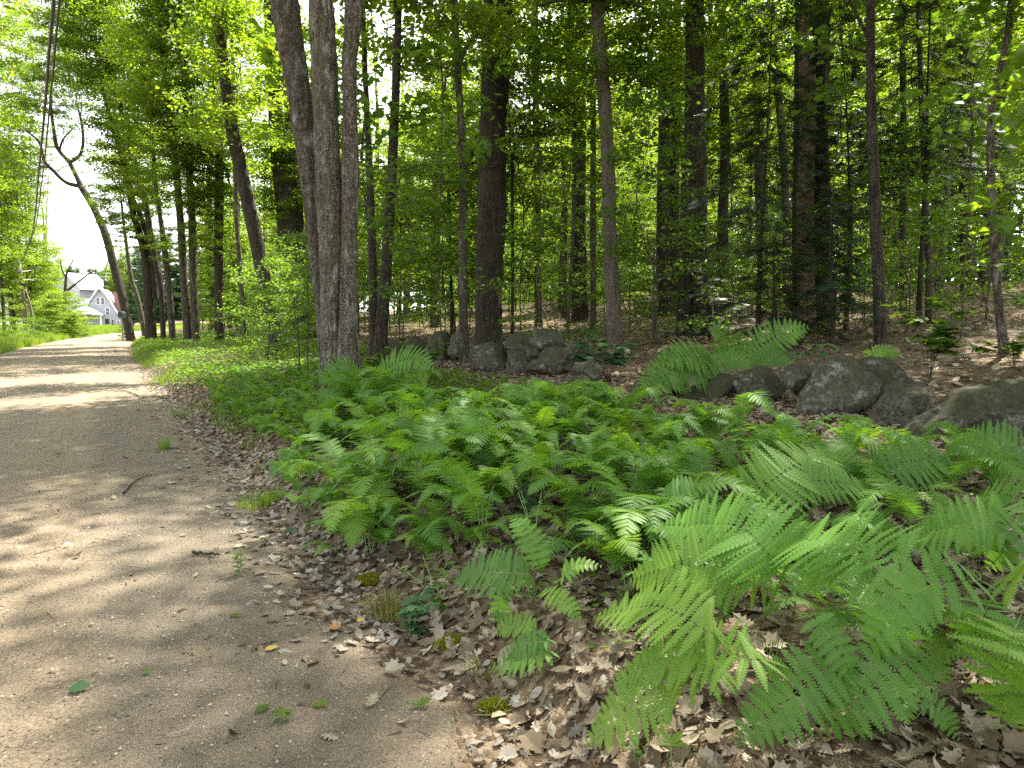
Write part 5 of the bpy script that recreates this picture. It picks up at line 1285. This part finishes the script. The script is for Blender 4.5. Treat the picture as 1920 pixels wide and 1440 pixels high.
def cable(pts, rad, label, mat='cable', name='cable', cat='cable'):
    P = np.array(pts); C = spline(P, 60); B = C[0].copy(); mb = MB(); tube(mb, C - B, rad, 6, cap=False)
    return tag(put(name, mb.mesh(name, M[mat], True), None, B), label, cat)
Pc = Pt + np.array([0.2, 0, -0.25])
cable([Pc, at_z(60, 440, 6.5), at_z(73, 320, 6.6), at_z(86, 180, 6.6), at_z(92, 95, 6.65), at_z(101, 0, 6.7), (-3.4, 6, 6.8), (4.7, -6, 7.0)], 0.030, 'thick black overhead cable, the lower and heavier of two along the road')
cable([Pc + [0.3, 0, 0.35], at_z(65, 430, 6.8), at_z(81, 320, 6.95), at_z(95, 180, 7.0), at_z(103, 95, 7.05), at_z(112, 0, 7.1), (-3.1, 6, 7.2), (5.1, -6, 7.4)], 0.022, 'thinner black overhead cable running alongside the heavier one')
HX = at_y(180, 560, 138)
cable([Pt * 0.75 + Pb * 0.25 + [0.2, 0, 0], at_y(90, 530, 90), at_y(150, 545, 132)], 0.03, 'thin pale service wire strung from the utility pole to the house roof', 'wire', 'service_wire', 'wire')
cable([Pt * 0.85 + Pb * 0.15 + [0.2, 0, 0], at_y(92, 508, 90), at_y(205, 520, 150)], 0.03, 'thin pale wire passing above the house roof', 'wire', 'service_wire', 'wire')

# ------------------------------------------------------------------ the house at the bend
HD = 150.0
hb = at_y(190, 612, HD); hb[2] = gzf(hb[0], hb[1])
yaw = math.radians(22)
hr = empty('house', hb, 'white clapboard house with steep flared gable, brick chimney and roofed porch', 'house', None, yaw)
def poly_prism(mb, outline, y0, y1, mi=0):
    """outline (x, z) swept along y"""
    n = len(outline); V = [(a, y0, b) for a, b in outline] + [(a, y1, b) for a, b in outline]
    f = [(i, (i + 1) % n, n + (i + 1) % n, n + i) for i in range(n)]
    c0 = (np.mean([a for a, b in outline]), y0, np.mean([b for a, b in outline])); c1 = (c0[0], y1, c0[2]); V += [c0, c1]
    t = [(i, 2 * n, (i + 1) % n) for i in range(n)] + [(n + i, n + (i + 1) % n, 2 * n + 1) for i in range(n)]
    mb.add(V, tris=t, quads=f, mi=mi)
def box(mb, x0, x1, y0, y1, z0, z1, mi=0):
    V = [(x, y, z) for z in (z0, z1) for y in (y0, y1) for x in (x0, x1)]
    mb.add(V, quads=[(0, 2, 3, 1), (4, 5, 7, 6), (0, 1, 5, 4), (2, 6, 7, 3), (0, 4, 6, 2), (1, 3, 7, 5)], mi=mi)
gab = [(-3.9, -0.4), (3.9, -0.4), (3.9, 1.3), (3.3, 2.0), (2.4, 3.6), (1.3, 6.0), (0.7, 7.2), (-0.7, 7.2), (-1.3, 6.0), (-2.4, 3.6), (-3.3, 2.0), (-3.9, 1.3)]
mb = MB(); poly_prism(mb, gab, 0, 11); put('wall', mb.mesh('wall', M['clapboard']), hr)
for sg, nm in ((1, 'roof'), (-1, 'roof')):
    line = [(0.0, 7.75), (0.72, 7.25), (1.38, 6.05), (2.5, 3.65), (3.42, 2.05), (4.25, 1.25)]
    out = [(sg * a, b + 0.02) for a, b in line] + [(sg * a, b + 0.22) for a, b in reversed(line)]
    mb = MB(); poly_prism(mb, out, -0.35, 11.4); rf = put(nm, mb.mesh('roof', M['roof_white']), hr)
    mb = MB(); poly_prism(mb, [(sg * a, b - 0.03) for a, b in line] + [(sg * (a + 0.03), b + 0.25) for a, b in reversed(line)], -0.47, -0.36); put('bargeboard', mb.mesh('bargeboard', M['trim']), rf)
mb = MB(); mb.add([(-0.75, -0.3, 7.2), (0.75, -0.3, 7.2), (0.0, 1.6, 8.0), (-0.75, 1.6, 7.4), (0.75, 1.6, 7.4)], tris=[(0, 1, 2), (0, 2, 3), (1, 4, 2)]); put('roof', mb.mesh('roof', M['roof_white']), hr)
mb = MB(); box(mb, 2.2, 3.5, 3.2, 4.4, 1.5, 7.1); box(mb, 2.1, 3.6, 3.1, 4.5, 7.1, 7.35); put('chimney', mb.mesh('chimney', M['brick']), hr)
def window(x0, x1, z0, z1):
    f = MB(); w = 0.12
    box(f, x0 - w, x0, -0.08, 0.05, z0 - w, z1 + w); box(f, x1, x1 + w, -0.08, 0.05, z0 - w, z1 + w); box(f, x0, x1, -0.08, 0.05, z1, z1 + w); box(f, x0, x1, -0.08, 0.05, z0 - w, z0)
    box(f, x0, x1, -0.07, 0.05, (z0 + z1) / 2 - 0.03, (z0 + z1) / 2 + 0.03)
    wd = put('window', f.mesh('window', M['trim']), hr); p = MB(); box(p, x0, x1, -0.03, 0.02, z0, z1); put('pane', p.mesh('pane', M['pane']), wd)
window(-0.65, -0.1, 4.6, 5.9); window(0.2, 0.75, 4.6, 5.9); window(1.0, 1.6, 2.4, 3.8); window(3.0, 3.35, 0.5, 1.2)
mb = MB(); box(mb, 0.75, 1.45, -0.07, 0.03, -0.3, 1.55); put('door', mb.mesh('door', M['metal_dark']), hr)
mb = MB(); mb.add([(-5.2, -3.6, 2.5), (0.6, -3.6, 2.5), (0.6, -0.05, 2.5), (-5.2, -0.05, 2.5), (-2.6, -1.6, 4.1), (-1.6, -0.05, 4.1), (-3.4, -0.05, 4.1), (-5.2, -3.6, 2.3), (0.6, -3.6, 2.3), (0.6, -0.05, 2.3), (-5.2, -0.05, 2.3)],
    tris=[(0, 1, 4), (1, 2, 5), (0, 4, 6), (0, 6, 3), (1, 5, 4), (4, 5, 6)], quads=[(7, 8, 1, 0), (8, 9, 2, 1), (10, 7, 0, 3), (7, 10, 9, 8)])
pr = put('porch_roof', mb.mesh('porch_roof', M['roof_white']), hr)
for a, b in ((-5.0, -3.4), (0.4, -3.4), (-2.3, -3.4)):
    mb = MB(); box(mb, a - 0.1, a + 0.1, b - 0.1, b + 0.1, -0.4, 2.3); put('porch_post', mb.mesh('porch_post', M['trim']), hr)
mb = MB(); box(mb, -5.1, 0.5, -3.3, -0.1, -0.35, 0.05); put('porch_floor', mb.mesh('porch_floor', M['porch']), hr)
P = at_y(128, 612, 185); P[2] = gzf(P[0], P[1])
br = empty('outbuilding', P, 'white gabled outbuilding half hidden behind bushes beyond the house', 'outbuilding', None, math.radians(-12))
mb = MB(); poly_prism(mb, [(-4, -0.5), (4, -0.5), (4, 9.5), (0, 13.2), (-4, 9.5)], 0, 10); put('wall', mb.mesh('wall', M['clapboard']), br)
for sg in (-1, 1):
    mb = MB(); poly_prism(mb, [(0, 13.25), (sg * 4.5, 9.08), (sg * 4.5, 9.3), (0, 13.5)], -0.4, 10.4); put('roof', mb.mesh('roof', M['roof_white']), br)
# dead limbed tree in front of the house
P = at_y(120, 600, 74); P[2] = gzf(P[0], P[1]); tr = empty('dead_tree', P, 'bare-limbed dead tree rising from bushes in front of the outbuilding', 'tree')
for k, bp in enumerate(([(122, 600, 9), (122, 550, 8), (124, 520, 6), (128, 505, 5), (134, 495, 3), (138, 484, 1.5)], [(124, 520, 4), (116, 505, 3), (113, 485, 1.5)], [(126, 545, 5), (145, 530, 4), (165, 515, 3), (180, 506, 1.5)], [(128, 505, 3), (140, 510, 2.5), (150, 520, 1.2)])):
    Q = np.array([at_y(px, py, 74) - P for px, py, w in bp]); mb = MB(); tube(mb, spline(Q, 20), np.interp(np.linspace(0, 1, 20), np.linspace(0, 1, len(bp)), [w / F_PX * 74 / 2 for _, _, w in bp]), 8, 0.05, k)
    put('trunk' if k == 0 else 'branch', mb.mesh('trunk' if k == 0 else 'branch', M['bark_mid']), tr)
# mailbox and yard post
P = at_y(230, 618, 52); P[2] = gzf(P[0], P[1]); mr = empty('mailbox', P, 'dark box on a post beside the leaning roadside tree', 'mailbox')
zc = at_y(230, 590, 52)[2] - P[2]
mb = MB(); tube(mb, np.array([(0, 0, -0.1), (0, 0, zc - 0.2)]), [0.045, 0.045], 8); put('post', mb.mesh('post', M['pole']), mr)
mb = MB(); poly_prism(mb, [(-0.17, zc - 0.22), (0.17, zc - 0.22), (0.17, zc + 0.1), (0.12, zc + 0.2), (0, zc + 0.24), (-0.12, zc + 0.2), (-0.17, zc + 0.1)], -0.25, 0.25); put('box', mb.mesh('box', M['metal_dark']), mr)
P = at_y(212, 613, 128); P[2] = gzf(P[0], P[1]); yr = empty('yard_post', P, 'short dark post on the lawn at the corner of the house', 'post')
mb = MB(); tube(mb, np.array([(0, 0, -0.1), (0, 0, 1.1)]), [0.10, 0.09], 8); put('post', mb.mesh('post', M['bark_dark']), yr)
mb = MB(); tube(mb, np.array([(0, 0, 1.1), (0, 0, 1.15), (0, 0, 1.35), (0, 0, 1.45)]), [0.08, 0.16, 0.16, 0.03], 8); put('cap', mb.mesh('cap', M['metal_dark']), yr)

# far trees behind the house
for k, (px, Y, s_) in enumerate([(150, 205, 1.3), (172, 195, 1.2), (198, 200, 1.25), (215, 185, 1.3), (232, 190, 1.4), (250, 175, 1.5), (268, 170, 1.5), (132, 215, 1.3), (110, 210, 1.5), (85, 200, 1.6), (55, 190, 1.6), (20, 185, 1.6), (290, 160, 1.5), (205, 172, 0.8), (224, 168, 0.85), (320, 150, 1.5), (350, 150, 1.5)]):
    P = at_y(px, 610, Y); P[2] = gzf(P[0], P[1])
    conif = k % 3 != 2
    r = empty('pine_tree' if conif else 'tree', P, 'soft green pine in the sunny stand behind the house' if conif else 'rounded green tree in the sunny stand behind the house', 'tree', 'pines behind the house' if conif else 'leafy trees behind the house')
    me, H = TRK_M[6]; put('trunk', me, r)
    if conif: crown_on(r, PINE, (0, 0, 1.0), s_, 0.95)
    else: crown_on(r, CAN, (0, 0, 1.5), s_ * 1.3, 1.2); crown_on(r, CAN, (0, 0, 6.0), s_, 1.2)

# ------------------------------------------------------------------ light, air, camera
SUN_AZ, SUN_EL = math.radians(34), math.radians(58)
D = Vector((math.sin(SUN_AZ) * math.cos(SUN_EL), math.cos(SUN_AZ) * math.cos(SUN_EL), math.sin(SUN_EL)))
sl = bpy.data.lights.new('sun', 'SUN'); sl.energy = 5.0; sl.angle = math.radians(0.53); sl.color = (1.0, 0.93, 0.82)
so = link(bpy.data.objects.new('sun', sl)); so.rotation_euler = D.to_track_quat('Z', 'Y').to_euler(); so.location = (0, 0, 60)
w = bpy.data.worlds.new('World'); sc.world = w; w.use_nodes = True
nt = w.node_tree; bg = nt.nodes['Background']
sky = nt.nodes.new('ShaderNodeTexSky'); sky.sky_type = 'NISHITA'; sky.sun_disc = False
sky.sun_elevation = SUN_EL; sky.sun_rotation = SUN_AZ; sky.air_density = 1.0; sky.dust_density = 1.5; sky.ozone_density = 1.0
hs = nt.nodes.new('ShaderNodeHueSaturation'); hs.inputs['Saturation'].default_value = 0.2
nt.links.new(sky.outputs[0], hs.inputs['Color']); nt.links.new(hs.outputs[0], bg.inputs[0]); bg.inputs[1].default_value = 0.15

# turn crowns about their own trunks so that the sun reaches the spots it reaches in the photograph
SUN_SPOTS = [np.array(above(px, py, h)) for px, py, h in ((950, 1085, .3), (985, 1120, .2), (930, 1190, .1), (690, 1400, 0), (800, 1420, 0), (560, 1205, 0), (650, 1160, 0), (470, 1230, 0), (30, 1290, 0), (130, 1370, 0), (60, 960, 0), (140, 900, 0),
    (190, 800, 0), (60, 830, 0), (900, 1340, 0), (1110, 1160, .1), (1000, 850, .35), (1200, 860, .35), (1650, 830, .3), (800, 900, .3), (700, 980, .3), (380, 690, .1), (1480, 760, 0), (1020, 605, 0), (1740, 650, 0), (1860, 630, 0))]
Dn = np.array(D)
for o in list(COL.objects):
    P = LEAFPOS.get(o.data.name) if o.type == 'MESH' else None
    if P is None or o.parent is None: continue
    Mi = (o.parent.matrix_basis @ o.matrix_basis).inverted(); sc_w = o.scale[0]
    rays = []
    for iT, T in enumerate(SUN_SPOTS):
        a = np.array(Mi @ Vector(T)); d = np.array(Mi.to_3x3() @ Vector(Dn)); d /= np.linalg.norm(d)
        top = P[:, 2].max(); u = (top * 0.5 - a[2]) / d[2]
        c = a + d * u
        if u > 0 and np.hypot(c[0], c[1]) < 4.6: rays.append((a, d, 4 if iT < 6 else 1))
    if not rays: continue
    best = None
    for k in range(20):
        th = k * PI / 10; ct, s_t = math.cos(th), math.sin(th); hits = 0
        for a, d, wt in rays:
            A2 = np.array([a[0] * ct + a[1] * s_t, -a[0] * s_t + a[1] * ct, a[2]]); D2 = np.array([d[0] * ct + d[1] * s_t, -d[0] * s_t + d[1] * ct, d[2]])
            rel = P - A2; q = rel @ D2; e = rel - q[:, None] * D2
            hits += wt * min(int(((e * e).sum(1) < (0.26 / sc_w) ** 2).sum()), 60)
        if best is None or hits < best[0]: best = (hits, th)
    o.rotation_euler.z += best[1]

cd = bpy.data.cameras.new('camera'); cam = link(bpy.data.objects.new('camera', cd))
cam.location = CAM; cam.rotation_euler = (PI / 2 - PITCH, 0, 0)
cd.sensor_width = 36; cd.sensor_fit = 'HORIZONTAL'; cd.lens = 36 * F_PX / 1920; cd.clip_start = 0.05; cd.clip_end = 2000
sc.camera = cam
sc.view_settings.view_transform = 'Standard'; sc.view_settings.look = 'None'; sc.view_settings.exposure = 2.25; sc.view_settings.gamma = 1.0
cy = sc.cycles
cy.max_bounces = 7; cy.diffuse_bounces = 4; cy.glossy_bounces = 2; cy.transmission_bounces = 5; cy.transparent_max_bounces = 4
cy.caustics_reflective = False; cy.caustics_refractive = False; cy.sample_clamp_indirect = 6.0
cy.use_adaptive_sampling = False
cy.use_denoising = False
